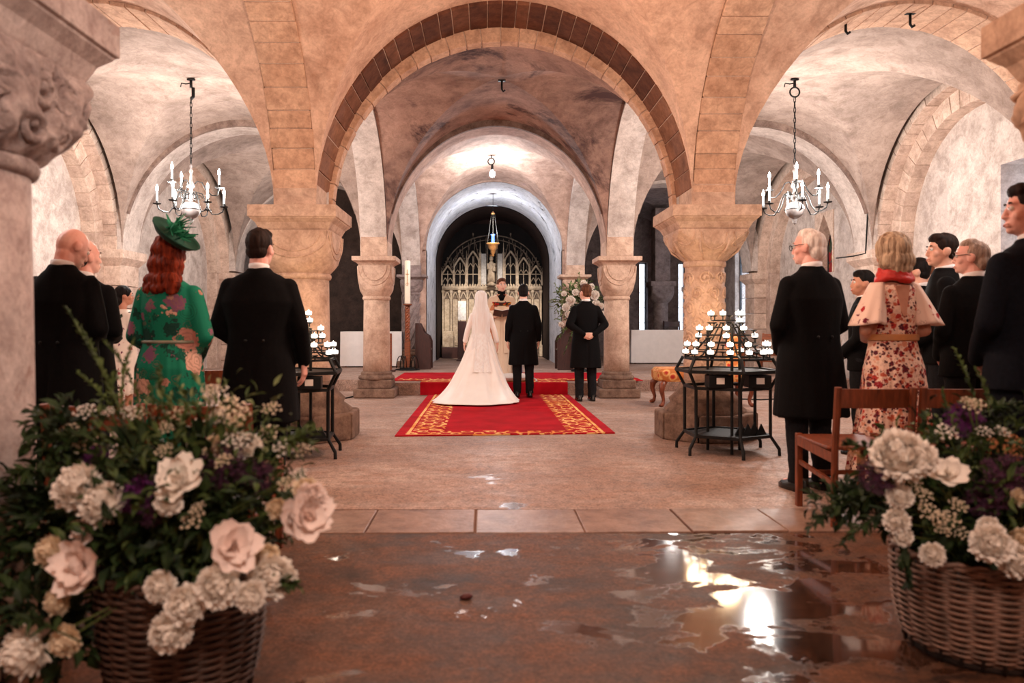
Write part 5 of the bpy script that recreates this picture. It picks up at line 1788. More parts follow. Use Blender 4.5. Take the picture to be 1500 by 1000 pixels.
for k, (x, y, r) in enumerate(((829, 450, 6), (836, 440, 7), (843, 428, 5), (871, 432, 7), (873, 445, 6), (880, 448, 5), (826, 430, 4), (866, 420, 5), (832, 460, 5), (838, 470, 5), (855, 415, 5), (822, 475, 4), (884, 460, 5))):
    p = place_px(pa, x, y, 15.5)
    bloom(pa, 'rose', BALLS[k % 3], 'petal_white', p, r * 15.5 / F * 0.9, (0, -1, 0.4), k)
for k, (x0, y0, x1, y1) in enumerate(((840, 460, 812, 415), (840, 470, 815, 500), (850, 440, 848, 398), (860, 440, 892, 405), (840, 450, 806, 440), (845, 470, 826, 520))):
    obj('fern_sprig', sprig(place_px(pa, x0, y0, 15.6), place_px(pa, x1, y1, 15.6), 26, 0.09, 280 + k, 0.8), M['leaf_mid' if k % 2 else 'leaf_pale'], pa)
# small white flowers on the altar screen ledge
# ------------------------------------------------------------------ people


def remesh(mb, voxel, it=3, disp=None, name='surface'):
    """one continuous surface around overlapping closed shapes"""
    me = mesh_of(mb, 'tmp')
    o = bpy.data.objects.new('tmp', me)
    COL.objects.link(o)
    r = o.modifiers.new('r', 'REMESH')
    r.mode = 'VOXEL'
    r.voxel_size = voxel
    if it:
        s = o.modifiers.new('s', 'SMOOTH')
        s.factor = 0.5
        s.iterations = it
    dg = bpy.context.evaluated_depsgraph_get()
    out = bpy.data.meshes.new_from_object(o.evaluated_get(dg), depsgraph=dg)
    bpy.data.objects.remove(o)
    bpy.data.meshes.remove(me)
    out.name = name
    n = len(out.vertices)
    if disp and n:
        co = np.empty(n * 3)
        nr = np.empty(n * 3)
        out.vertices.foreach_get('co', co)
        out.vertices.foreach_get('normal', nr)
        co, nr = co.reshape(-1, 3), nr.reshape(-1, 3)
        d = np.array([disp(p) for p in co])
        out.vertices.foreach_set('co', (co + nr * d[:, None]).ravel())
    out.shade_smooth()
    out.update()
    return out


def merge_meshes(meshes, name):
    bm = bmesh.new()
    for m_ in meshes:
        bm.from_mesh(m_)
    out = bpy.data.meshes.new(name)
    bm.to_mesh(out)
    bm.free()
    out.shade_smooth()
    return out


def skinmat(name, a, b_):
    m, nt, b = newmat(name)
    n = tex(nt, 'NOISE', 7, 4)
    nt.links.new(ramp(nt, n.outputs[0], [(0.35, a), (0.65, b_)]), b.inputs['Base Color'])
    b.inputs['Roughness'].default_value = 0.5
    f = tex(nt, 'NOISE', 90, 2)
    bump(nt, b, f.outputs[0], 0.08, 0.002)
    return m


M['skin'] = skinmat('fair_skin', hexc(226, 168, 146), hexc(238, 194, 174))
M['skin_pink'] = skinmat('ruddy_skin', hexc(226, 158, 142), hexc(238, 186, 172))
M['skin_tan'] = skinmat('tanned_skin', hexc(184, 122, 98), hexc(206, 148, 122))


def wool(name, c):
    m, nt, b = newmat(name)
    n = tex(nt, 'NOISE', 60, 3)
    nt.links.new(ramp(nt, n.outputs[0], [(0.3, tuple(x * 0.7 for x in c) + (1,)), (0.7, tuple(x * 1.25 for x in c) + (1,))]), b.inputs['Base Color'])
    b.inputs['Roughness'].default_value = 0.92
    b.inputs['Specular IOR Level'].default_value = 0.12
    bump(nt, b, n.outputs[0], 0.15, 0.003)
    return m


M['black_wool'] = wool('black_wool', (0.0042, 0.0037, 0.0042))
M['navy_wool'] = wool('navy_wool', (0.005, 0.0055, 0.009))
M['grey_wool'] = wool('charcoal_wool', (0.012, 0.0115, 0.0135))
M['lip'] = plain('rosy_lips', hexc(176, 92, 84), 0.45, 0, 0.05, 20, 0)
M['shirt'] = plain('white_shirt', hexc(236, 230, 230), 0.8, 0, 0.02, 20, 0.05)
M['shoe'] = plain('polished_black_leather', (0.008, 0.007, 0.007), 0.22, 0, 0.1, 10, 0.02)
M['eye_white'] = plain('eye_white', hexc(236, 230, 226), 0.3, 0, 0.01, 10, 0)
M['iris'] = plain('dark_iris', (0.02, 0.015, 0.012), 0.2, 0, 0.1, 10, 0)


def hairmat(name, a, b_, rough=0.68):
    m, nt, b = newmat(name)
    n = tex(nt, 'NOISE', 30, 4, 0.6, sc3=(1.5, 1.5, 0.18))
    nt.links.new(ramp(nt, n.outputs[0], [(0.35, a), (0.62, b_)]), b.inputs['Base Color'])
    b.inputs['Roughness'].default_value = rough
    b.inputs['Specular IOR Level'].default_value = 0.15
    bump(nt, b, n.outputs[0], 0.6, 0.01)
    return m


M['hair_dark'] = hairmat('dark_brown_hair', hexc(26, 16, 14), hexc(44, 28, 22))
M['hair_black'] = hairmat('black_hair', hexc(12, 10, 10), hexc(28, 22, 22))
M['hair_brown'] = hairmat('brown_hair', hexc(64, 38, 28), hexc(110, 70, 50))
M['hair_auburn'] = hairmat('auburn_hair', hexc(74, 22, 12), hexc(140, 52, 26))
M['hair_blond'] = hairmat('ash_blond_hair', hexc(120, 92, 72), hexc(198, 170, 142))
M['hair_white'] = hairmat('white_hair', hexc(196, 176, 166), hexc(232, 220, 212))
M['hair_grey'] = hairmat('grey_hair', hexc(120, 98, 86), hexc(176, 152, 138))


def hand(mb, w, d, n, curl=0.35, right=True, s=1.0):
    """palm, five fingers; w wrist, d direction of the fingers, n palm normal"""
    w, d, n = Vector(w), Vector(d).normalized(), Vector(n)
    n = (n - d * n.dot(d)).normalized()
    side = d.cross(n).normalized() * (1 if right else -1)        # towards the thumb
    L = 0.088 * s
    for k, off in enumerate((0.033, 0.011, -0.011, -0.032)):
        kn = w + d * (L * (0.97, 1.0, 0.96, 0.88)[k]) + side * off * s
        mb.caps(w + side * off * 0.55 * s + d * 0.012, kn, 0.0155 * s, 0.0125 * s, 8)
        p, dr = kn, (d + side * off * 2.2).normalized()
        lens = [q * (0.93, 1.05, 0.98, 0.78)[k] * s for q in (0.043, 0.026, 0.021)]
        ax = side
        for j, l in enumerate(lens):
            c = curl * (1.0, 1.2, 0.8)[j]
            dr = (dr * math.cos(c) + n * math.sin(c)).normalized()
            nn = p + dr * l
            mb.caps(p, nn, (0.0094, 0.0088, 0.008)[j] * s, (0.0088, 0.008, 0.0068)[j] * s, 8)
            p = nn
            n = (n - dr * n.dot(dr)).normalized() if abs(n.dot(dr)) < 0.95 else n
        n = (side.cross(d) * (1 if right else -1)).normalized() if False else n
        nrm = Vector(d).cross(side).normalized() * (-1 if right else 1)
        n = nrm
    p0 = w + d * 0.022 * s + side * 0.022 * s
    p1 = p0 + (side * 0.75 + d * 0.75 + n * 0.25).normalized() * 0.04 * s
    p2 = p1 + (side * 0.3 + d * 0.95 + n * 0.35).normalized() * 0.032 * s
    p3 = p2 + (side * 0.05 + d * 0.9 + n * 0.5).normalized() * 0.025 * s
    mb.caps(p0, p1, 0.016 * s, 0.012 * s, 8).caps(p1, p2, 0.0115 * s, 0.010 * s, 8).caps(p2, p3, 0.0098 * s, 0.0078 * s, 8)


POSES = {  # for the right side (+x): shoulder, elbow, wrist, finger direction, palm normal, curl
    'side': ((0.166, -0.012, 1.378), (0.236, -0.035, 1.12), (0.245, 0.04, 0.885), (0.0, 0.1, -1), (-1, 0.1, 0), 0.3),
    'front': ((0.166, -0.012, 1.378), (0.24, -0.03, 1.12), (0.09, 0.21, 1.06), (-0.75, 0.45, 0.1), (-0.4, -1, 0.2), 0.45),
    'low_front': ((0.166, -0.012, 1.378), (0.24, -0.01, 1.11), (0.08, 0.2, 0.93), (-0.7, 0.35, -0.5), (-0.3, -1, 0), 0.4),
    'behind': ((0.166, -0.02, 1.378), (0.275, -0.11, 1.15), (0.075, -0.20, 1.0), (-0.92, -0.12, -0.12), (0.0, 1, 0.1), 0.45),
    'wide': ((0.166, -0.012, 1.378), (0.262, -0.03, 1.13), (0.325, 0.03, 0.90), (0.1, 0.1, -1), (-1, 0.1, 0), 0.3),
    'book': ((0.166, 0.0, 1.378), (0.24, 0.0, 1.13), (0.11, 0.27, 1.12), (-0.3, 0.85, 0.15), (-0.4, 0.1, 1), 0.45),
}


def person(label, loc, rz, H=1.78, girth=1.0, outfit='tailcoat', hair=('short', 'hair_dark'), skin='skin', yaw=0.0, pitch=0.0, roll=0.0,
           arms=('side', 'side'), glasses=False, q=1.0, coat='black_wool', legs='grey_wool', sh=1.0, seed=0):
    t = thing('person', label, 'person', loc, rz)
    k = H / 1.757
    rr = random.Random(seed + 1)
    sd = seed * 3.7
    K = Matrix.Scale(k, 4)
    HR = Matrix.Translation((0, -0.01, 1.52)) @ Euler((pitch, roll, yaw), 'ZXY').to_matrix().to_4x4() @ Matrix.Translation((0, 0.01, -1.52))
    female = outfit in ('green', 'floral', 'bride', 'white')
    shw = (0.86 if female else 1.0) * sh

    def pose(name, s):
        S, E, W, d, n, c = POSES[name]
        f = lambda p: Vector((p[0] * s * (shw if True else 1), p[1], p[2]))
        return f(S), f(E), f(W), Vector((d[0] * s, d[1], d[2])), Vector((n[0] * s, n[1], n[2])), c
    A = [(pose(arms[0], -1), -1), (pose(arms[1], 1), 1)]
    # --- the body: head, neck, trunk, limbs, hands
    hd = MB()
    jw = 0.92 if female else 1.0
    hd.ball((0, -0.006, 1.648), (0.0745, 0.096, 0.109), 20, 14)
    hd.ball((0, 0.028, 1.582), (0.057 * jw, 0.066, 0.068), 16, 10)
    hd.ball((0, 0.072, 1.545), (0.024 * jw, 0.022, 0.02), 10, 8)
    hd.ball((0, 0.064, 1.667), (0.056, 0.024, 0.018), 12, 8)
    for s in (-1, 1):
        hd.ball((s * 0.04, 0.055, 1.61), (0.024, 0.026, 0.028), 10, 8)
        hd.ball((s * 0.0775, -0.008, 1.622), (0.011, 0.025, 0.034), 10, 8)
        hd.ball((s * 0.082, -0.018, 1.63), (0.009, 0.016, 0.022), 8, 6)
        hd.caps((s * 0.02, 0.09, 1.566), (0, 0.097, 1.568), 0.0085, 0.01, 8)
    hd.caps((0, 0.084, 1.65), (0, 0.101, 1.607), 0.010, 0.0135, 10)
    for s in (-1, 1):
        hd.ball((s * 0.012, 0.093, 1.603), (0.0085, 0.011, 0.008), 8, 6)
    hd.xf(HR)
    hd.caps((0, -0.022, 1.43), HR @ Vector((0, -0.02, 1.57)), 0.062 if not female else 0.052, 0.058 if not female else 0.048, 14)
    g = girth
    tr = MB().loft([(0.84, 0, 0, 0.14 * g, 0.10 * g), (0.95, 0, 0, 0.155 * g, 0.11 * g), (1.08, 0, 0, 0.14 * g, 0.10 * g), (1.25, 0, 0, 0.16, 0.105), (1.38, 0, -0.005, 0.165 * shw, 0.09), (1.45, 0, -0.015, 0.09, 0.06)], 24)
    for (S, E, W, d, n, c), s in A:
        tr.caps(S, E, 0.047, 0.039).caps(E, W, 0.038, 0.027)
    for s in (-1, 1):
        tr.caps((s * 0.085, 0, 0.88), (s * 0.09, 0.01, 0.48), 0.075, 0.052).caps((s * 0.09, 0.01, 0.48), (s * 0.092, -0.02, 0.09), 0.052, 0.036).caps((s * 0.092, -0.03, 0.045), (s * 0.1, 0.11, 0.035), 0.036, 0.03)
    hm = []
    for (S, E, W, d, n, c), s in A:
        h_ = MB()
        h_.caps(W - (W - E).normalized() * 0.06, W + d.normalized() * 0.01, 0.026, 0.024, 10)
        hand(h_, W, d, n, c, s > 0, 0.98 if not female else 0.9)
        hm.append(remesh(h_.xf(K), 0.0042 if q <= 1.2 else 0.005, 1))
    parts = [remesh(hd.xf(K), 0.006 * q, 2), remesh(tr.xf(K), 0.016, 2)] + hm
    link('body', merge_meshes(parts, 'body'), M[skin], t)
    # eyes
    for s in (-1, 1):
        e = HR @ Vector((s * 0.031, 0.079, 1.643))
        ob = obj('eye', MB().ball(e * k, (0.0125 * k,) * 3, 12, 8), M['eye_white'], t, True)
        ip = HR @ Vector((s * 0.031, 0.0885, 1.643))
        bx_ = [HR @ Vector((s * q_, 0.0905 - abs(q_ - 0.03) * 0.35, 1.6655 + 0.004 * (1 - ((q_ - 0.032) / 0.02) ** 2))) * k for q_ in (0.014, 0.023, 0.033, 0.043, 0.05)]
        obj('eyebrow', MB().tube(bx_, [0.003 * k, 0.0048 * k, 0.0048 * k, 0.004 * k, 0.002 * k], 6), M[hair[1]] if hair[1] else M['skin_pink'], t, True)
        obj('iris', MB().ball(ip * k, (0.006 * k, 0.0045 * k, 0.006 * k), 8, 6), M['iris'], ob, True)
    lp = [HR @ Vector((q_, 0.101 - abs(q_) * 0.42, 1.5665 + abs(q_) * 0.2)) * k for q_ in (-0.026, -0.014, 0.0, 0.014, 0.026)]
    obj('lips', MB().tube(lp, [0.002 * k, 0.0052 * k, 0.006 * k, 0.0052 * k, 0.002 * k], 8), M['lip'], t, True)
    # --- hair
    kind, hc = hair
    hb_ = MB()
    if kind == 'short':
        hb_.ball((0, -0.018, 1.668), (0.0825, 0.099, 0.101), 18, 12).ball((0, -0.045, 1.612), (0.073, 0.06, 0.062), 14, 10).ball((0, 0.03, 1.725), (0.066, 0.058, 0.042), 14, 8)
    elif kind == 'fringe':
        hb_.ball((0, -0.034, 1.632), (0.084, 0.078, 0.062), 18, 12).ball((0, -0.05, 1.595), (0.07, 0.056, 0.05), 14, 10)
    elif kind == 'thin':
        hb_.ball((0, -0.028, 1.655), (0.083, 0.092, 0.092), 18, 12).ball((0, -0.06, 1.6), (0.074, 0.056, 0.07), 14, 10).ball((0, 0.0, 1.715), (0.062, 0.07, 0.05), 14, 8)
    elif kind == 'bob':
        hb_.ball((0, -0.018, 1.672), (0.105, 0.118, 0.118), 18, 12).ball((0, -0.04, 1.59), (0.122, 0.098, 0.098), 18, 12).ball((0, -0.06, 1.535), (0.09, 0.07, 0.06), 16, 10)
    elif kind == 'long':
        hb_.ball((0, -0.018, 1.67), (0.102, 0.115, 0.112), 18, 12).ball((0, -0.045, 1.57), (0.128, 0.095, 0.13), 18, 12).ball((0, -0.068, 1.47), (0.145, 0.078, 0.075), 18, 12)
        for c_ in range(9):
            a = -1.3 + 2.6 * c_ / 8
            hb_.ball((0.135 * math.sin(a), -0.068 - 0.055 * math.cos(a), 1.425 + rr.uniform(-0.015, 0.015)), (0.034, 0.032, 0.036), 10, 8)
    elif kind == 'bun':
        hb_.ball((0, -0.02, 1.668), (0.086, 0.106, 0.104), 18, 12).ball((0, -0.075, 1.575), (0.075, 0.06, 0.07), 14, 10).ball((-0.06, -0.05, 1.53), (0.035, 0.035, 0.08), 10, 8)
    if hb_.v:
        hb_.xf(K @ HR)
        amp = {'short': 0.004, 'fringe': 0.003, 'thin': 0.004, 'bob': 0.007, 'long': 0.010, 'bun': 0.005}[kind]

        def hdisp(p):
            v = Vector((p[0] * 38 + sd, p[1] * 38, p[2] * 11))
            w = math.sin(p[2] * 70 + 6 * mnoise.noise(Vector((p[0] * 9, p[1] * 9, sd)))) * 0.35 if kind == 'long' else 0
            return amp * (mnoise.noise(v) + 0.5 * mnoise.noise(v * 2.3) + w)
        link('hair', remesh(hb_, 0.0062 * q, 1, hdisp, 'hair'), M[hc], t)
    if glasses:
        gl = MB()
        for s in (-1, 1):
            gl.tube([HR @ Vector((s * 0.034 + 0.023 * math.cos(a), 0.105, 1.638 + 0.018 * math.sin(a))) for a in [u * PI / 8 for u in range(16)]], 0.0024, 5, loop=True)
            gl.tube([HR @ Vector((s * 0.057, 0.103, 1.643)), HR @ Vector((s * 0.083, 0.02, 1.648)), HR @ Vector((s * 0.084, -0.02, 1.64))], 0.0028, 5)
        gl.tube([HR @ Vector((-0.011, 0.106, 1.642)), HR @ Vector((0.011, 0.106, 1.642))], 0.0022, 5)
        obj('glasses', gl.xf(K), M['iron'], t, True)

    def wr(amp, sx=7, sz=2.2):
        def f(p):
            v = Vector((p[0] * sx + sd, p[1] * sx, p[2] * sz))
            return amp * (mnoise.noise(v) + 0.5 * mnoise.noise(v * 2.2))
        return f

    def sleeves(mb, r0, r1, r2, cut=0.02, upto=1.0):
        for (S, E, W, d, n, c), s in A:
            mb.caps(S, E, r0, r1)
            e = E + (W - E) * (upto - cut) if upto < 1 else W - (W - E).normalized() * cut
            mb.caps(E, e, r1, r2)

    def shoes():
        for s in (-1, 1):
            sb = MB().loft([(0.0, s * 0.1, 0.03, 0.046, 0.14, 2.4), (0.025, s * 0.1, 0.03, 0.047, 0.142, 2.4), (0.045, s * 0.1, 0.02, 0.043, 0.128, 2.2), (0.075, s * 0.099, -0.025, 0.037, 0.075), (0.1, s * 0.098, -0.045, 0.034, 0.045)], 20)
            obj('shoe', sb.xf(K), M['shoe'], t, True)

    if outfit in ('tailcoat', 'suit'):
        c = MB()
        lo = 0.50 if outfit == 'tailcoat' else 0.80
        w = shw * g ** 0.5
        secs = [(1.505, 0, -0.022, 0.072, 0.066), (1.475, 0, -0.02, 0.092, 0.078), (1.45, 0, -0.016, 0.130 * shw, 0.088), (1.42, 0, -0.014, 0.168 * shw, 0.096), (1.37, 0, -0.012, 0.196 * shw, 0.108, 2.3), (1.28, 0, 0.0, 0.205 * w, 0.122 * g, 2.5),
                (1.10, 0, 0.0, 0.178 * g, 0.122 * g, 2.4), (1.0, 0, 0.0, 0.178 * g, 0.128 * g, 2.3), (0.86, 0, -0.004, 0.198 * g, 0.140 * g, 2.3)]
        if lo < 0.7:
            secs += [(0.68, 0, -0.012, 0.212 * g, 0.150 * g, 2.3), (lo, 0, -0.02, 0.226 * g, 0.158 * g, 2.3)]
        else:
            secs += [(lo, 0, -0.004, 0.204 * g, 0.142 * g, 2.3)]
        c.loft(secs, 32)
        sleeves(c, 0.062, 0.056, 0.043, 0.012)

        def cd(p):
            z = p[2] / k
            f = wr(0.0055)(p)
            if z < 0.95 and p[1] < 0:
                f -= 0.012 * math.exp(-(p[0] / 0.012) ** 2) * min(1, (0.95 - z) * 6)   # centre vent
                f += 0.006 * math.sin(p[0] * 42) * min(1, (0.95 - z) * 2)
            return f
        link('coat' if outfit == 'tailcoat' else 'jacket', remesh(c.xf(K), 0.0105 * q, 2, cd, 'coat'), M[coat], t)
        tb = MB()
        for s in (-1, 1):
            tb.caps((s * 0.09, 0, 0.90), (s * 0.095, 0.01, 0.48), 0.1 * g ** 0.5, 0.078).caps((s * 0.095, 0.01, 0.48), (s * 0.098, -0.015, 0.11), 0.076, 0.064)
            tb.loft([(0.05, s * 0.098, -0.005, 0.062, 0.075), (0.12, s * 0.098, -0.012, 0.063, 0.07)], 18)
        link('trousers', remesh(tb.xf(K), 0.012 * q, 2, wr(0.006, 9, 14), 'trousers'), M[legs], t)
        shoes()
        nb = MB()
        cn = HR @ Vector((0, -0.02, 1.53))
        rings = []
        for (r, z, f_) in ((0.066, 1.47, 0), (0.0665, 1.50, 0.3), (0.0655, 1.522, 0.6), (0.058, 1.522, 0.6), (0.058, 1.48, 0)):
            rings.append([Vector((cn.x * f_ * 0.5 + r * math.cos(a), -0.022 + (cn.y + 0.022) * f_ * 0.5 + r * 0.98 * math.sin(a), z - 0.012 * math.sin(a))) for a in [2 * PI * i / 28 for i in range(28)]])
        nb.rings(rings, cap=False)
        obj('shirt_collar', nb.xf(K), M['shirt'], t, True)
        for (S, E, W, d, n, c_), s in A:
            dd = (W - E).normalized()
            obj('shirt_cuff', MB().tube([(W - dd * 0.02) * k, (W + dd * 0.004) * k], 0.036 * k, 16), M['shirt'], t, 40)
        if lo < 0.7:
            btn = MB()
            for s in (-1, 1):
                btn.ball((s * 0.055 * k, (-0.128 * g) * k, 1.03 * k), (0.012, 0.007, 0.012), 8, 6)
            obj('waist_buttons', btn, M['iron'], t, True)
    t['_k'] = k
    return t, k, K, HR, A, wr, sleeves, shoes, shw, sd


def folds(amp, n, z_top, z_bot, k, ph=0.0):
    def f(p):
        z = p[2] / k
        u = min(1, max(0, (z_top - z) / (z_top - z_bot)))
        a = math.atan2(p[1], p[0])
        return amp * u * (math.sin(n * a + 2.5 * mnoise.noise(Vector((p[0] * 3, p[1] * 3, z * 0.6))) + ph) + 0.4 * math.sin(2.3 * n * a + ph)) + 0.004 * mnoise.noise(Vector((p[0] * 9, p[1] * 9, z * 5)))
    return f


def floral(name, ground, layers, rough=0.75):
    """printed flower fabric: layers of (scale, radius, petals, colours, seed)"""
    m, nt, b = newmat(name)
    c = ground
    for sc_, rad, soft, cols, off in layers:
        tc = nt.nodes.new('ShaderNodeTexCoord')
        mp = nt.nodes.new('ShaderNodeMapping')
        mp.inputs['Location'].default_value = (off, off * 0.7, off * 1.3)
        nt.links.new(tc.outputs['Object'], mp.inputs[0])
        nz = nt.nodes.new('ShaderNodeTexNoise')
        nz.inputs['Scale'].default_value = sc_ * 3.2
        nt.links.new(mp.outputs[0], nz.inputs['Vector'])
        vm = nt.nodes.new('ShaderNodeVectorMath')
        vm.operation = 'SCALE'
        vm.inputs['Scale'].default_value = soft / sc_
        sub = nt.nodes.new('ShaderNodeVectorMath')
        sub.operation = 'SUBTRACT'
        sub.inputs[1].default_value = (0.5, 0.5, 0.5)
        nt.links.new(nz.outputs['Color'], sub.inputs[0])
        nt.links.new(sub.outputs[0], vm.inputs[0])
        ad = nt.nodes.new('ShaderNodeVectorMath')
        nt.links.new(mp.outputs[0], ad.inputs[0])
        nt.links.new(vm.outputs[0], ad.inputs[1])
        v = nt.nodes.new('ShaderNodeTexVoronoi')
        v.inputs['Scale'].default_value = sc_
        v.inputs['Randomness'].default_value = 0.85
        nt.links.new(ad.outputs[0], v.inputs['Vector'])
        sepc = nt.nodes.new('ShaderNodeSeparateColor')
        nt.links.new(v.outputs['Color'], sepc.inputs[0])
        n_ = len(cols)
        col = ramp(nt, sepc.outputs[0], [(i / n_, cc) for i, cc in enumerate(cols)], 'CONSTANT')
        # darker rings inside each bloom
        wv = mathn(nt, 'SINE', mathn(nt, 'MULTIPLY', v.outputs['Distance'], 42.0))
        pz = nt.nodes.new('ShaderNodeTexNoise')
        pz.inputs['Scale'].default_value = sc_ * 7
        pz.inputs['Detail'].default_value = 3
        nt.links.new(mp.outputs[0], pz.inputs['Vector'])
        pet = mathn(nt, 'MULTIPLY', mathn(nt, 'SUBTRACT', pz.outputs[0], 0.5), 0.55)
        col = mix(nt, mathn(nt, 'MULTIPLY', mathn(nt, 'GREATER_THAN', mathn(nt, 'ADD', wv, mathn(nt, 'MULTIPLY', pet, 4.0)), 0.5), 0.45), col, tuple(x * 0.45 for x in cols[0][:3]) + (1,))
        big = mathn(nt, 'LESS_THAN', mathn(nt, 'ADD', v.outputs['Distance'], pet), mathn(nt, 'MULTIPLY', mathn(nt, 'ADD', sepc.outputs[1], 0.35), rad))
        c = mix(nt, big, c, col)
    if hasattr(c, 'is_linked'):
        nt.links.new(c, b.inputs['Base Color'])
    b.inputs['Roughness'].default_value = rough
    b.inputs['Specular IOR Level'].default_value = 0.2
    f = tex(nt, 'NOISE', 120, 2)
    bump(nt, b, f.outputs[0], 0.15, 0.003)
    return m


# --- the couple and the celebrant
person('groom in black morning coat standing beside the bride, seen from behind', (0.62, 12.05, 0.022), 0.05, 1.80, 1.06, 'tailcoat', ('short', 'hair_black'), arms=('side', 'side'), q=1.25, seed=1, yaw=-0.12)
person('best man in black morning coat with hands clasped behind his back', (1.56, 11.62, 0), 0.12, 1.80, 1.06, 'tailcoat', ('short', 'hair_brown'), arms=('behind', 'behind'), q=1.2, seed=2, yaw=0.45)

M['bridal'] = plain('ivory_bridal_silk', hexc(247, 238, 232), 0.6, 0, 0.02, 5, 0.08)
m, nt, b = newmat('bridal_veil')
n = tex(nt, 'NOISE', 14, 3, sc3=(3, 3, 0.3))
nt.links.new(ramp(nt, n.outputs[0], [(0.3, hexc(236, 224, 218)), (0.7, hexc(250, 246, 244))]), b.inputs['Base Color'])
b.inputs['Roughness'].default_value = 0.8
b.inputs['Alpha'].default_value = 0.9
M['veil'] = m
t, k, K, HR, A, wr, sleeves, shoes, shw, sd = person('bride in ivory long sleeved gown with train and veil, seen from behind', (-0.06, 12.05, 0.02), 0.0, 1.66, 0.9, 'bride', ('bun', 'hair_brown'), arms=('wide', 'wide'), q=1.2, seed=3)
bod = MB().loft([(1.47, 0, -0.015, 0.075, 0.06), (1.435, 0, -0.012, 0.125, 0.078), (1.39, 0, -0.01, 0.168, 0.092), (1.27, 0, 0.005, 0.162, 0.112), (1.10, 0, 0.0, 0.135, 0.098), (1.02, 0, 0, 0.14, 0.104), (0.94, 0, -0.005, 0.16, 0.118)], 30)
sleeves(bod, 0.053, 0.047, 0.046, 0.06)
link('bodice', remesh(bod.xf(K), 0.0105, 2, wr(0.003), 'bodice'), M['bridal'], t)
# skirt and train: guide curves for the front, the side and the back
front = [(0.11, 1.03), (0.14, 0.85), (0.19, 0.5), (0.22, 0.2), (0.23, 0.012)]
sidec = [(0.15, 1.03), (0.19, 0.85), (0.25, 0.5), (0.29, 0.2), (0.33, 0.014)]
backc = [(0.10, 1.03), (0.20, 0.84), (0.42, 0.50), (0.78, 0.19), (1.42, 0.016)]


def curve(pts, u):
    x = u * (len(pts) - 1)
    i = min(int(x), len(pts) - 2)
    f = x - i
    p0, p1, p2, p3 = pts[max(i - 1, 0)], pts[i], pts[i + 1], pts[min(i + 2, len(pts) - 1)]
    o_ = []
    for d in (0, 1):
        a0 = 2 * p1[d]
        a1 = p2[d] - p0[d]
        a2 = 2 * p0[d] - 5 * p1[d] + 4 * p2[d] - p3[d]
        a3 = -p0[d] + 3 * p1[d] - 3 * p2[d] + p3[d]
        o_.append(0.5 * (a0 + a1 * f + a2 * f * f + a3 * f ** 3))
    return o_


rings = []
NS, NA = 34, 120
for i in range(NS + 1):
    u = i / NS
    F_, S_, B_ = curve(front, u), curve(sidec, u), curve(backc, u)
    ring = []
    for j in range(NA):
        a = 2 * PI * j / NA
        sx, cy = math.sin(a), math.cos(a)
        wS = sx * sx
        G = F_ if cy > 0 else B_
        wy = cy * cy
        z = S_[1] * wS + G[1] * wy
        fold = 1 + 0.075 * min(1, u * 1.6) * math.sin(19 * a + 2.2 * math.sin(3 * a)) * (0.6 + 0.4 * math.sin(5 * a)) + 0.025 * u * math.sin(43 * a)
        hem = 0.03 * max(0, u - 0.9) * 10 * math.sin(9 * a) * (1 if cy < 0 else 0)
        spread = 1 + (2.3 * u ** 1.3 * (-cy) if cy < 0 else 0)
        ring.append(Vector((S_[0] * sx * fold * spread - 0.10 * u * u * max(0, -cy), (G[0] * cy) * (fold if u < 0.93 else 1 + hem * 0.6), max(0.004, z + 0.012 * u * (1 - u) * 4 * math.sin(17 * a)))))
    rings.append(ring)
sk = obj('skirt_with_train', MB().rings(rings, cap=False), M['bridal'], t, True)
s_ = sk.modifiers.new('thickness', 'SOLIDIFY')
s_.thickness = 0.006
s_.offset = 1
obj('waist_seam', MB().lathe([(0.0, 1.055), (0.12, 1.05), (0.0, 1.045)], 20, cap=False), M['bridal'], t)
# veil falling from the crown down the back


def at_z(pts, z):
    lo, hi = 0.0, 1.0
    for _ in range(24):
        m_ = (lo + hi) / 2
        if curve(pts, m_)[1] > z:
            lo = m_
        else:
            hi = m_
    return curve(pts, lo)[0]


rings = []
prof = [(1.705, 0.012, 0.012), (1.70, 0.045, 0.05), (1.675, 0.078, 0.088), (1.63, 0.096, 0.108), (1.56, 0.102, 0.118), (1.48, 0.108, 0.122), (1.40, 0.135, 0.128), (1.30, 0.15, 0.132), (1.2, 0.15, 0.13), (1.1, 0.15, 0.128)]
for i in range(12):
    z = 1.03 - 0.055 * i
    prof.append((z, 0.152 + 0.011 * i, at_z(backc, z) + 0.025))
for i, (z, rx, ry) in enumerate(prof):
    u = i / (len(prof) - 1)
    a0 = 0.90 if z > 1.5 else 1.06
    ring = []
    for j in range(61):
        a = PI * (a0 + (3 - 2 * a0) * j / 60)
        f_ = 1 + 0.035 * u * math.sin(a * 16)
        ring.append(Vector((rx * math.cos(a) * f_, -0.015 + ry * math.sin(a) * f_, z)))
    rings.append(ring)
vl_ = obj('veil', MB().rings(rings, cap=False, closed=False), M['veil'], t, True)
obj('veil_comb', MB().tube([Vector((0.05 * math.cos(a), -0.07, 1.66 + 0.03 * math.sin(a))) for a in [q * PI / 8 for q in range(9)]], 0.012, 6), M['shirt'], t, True)

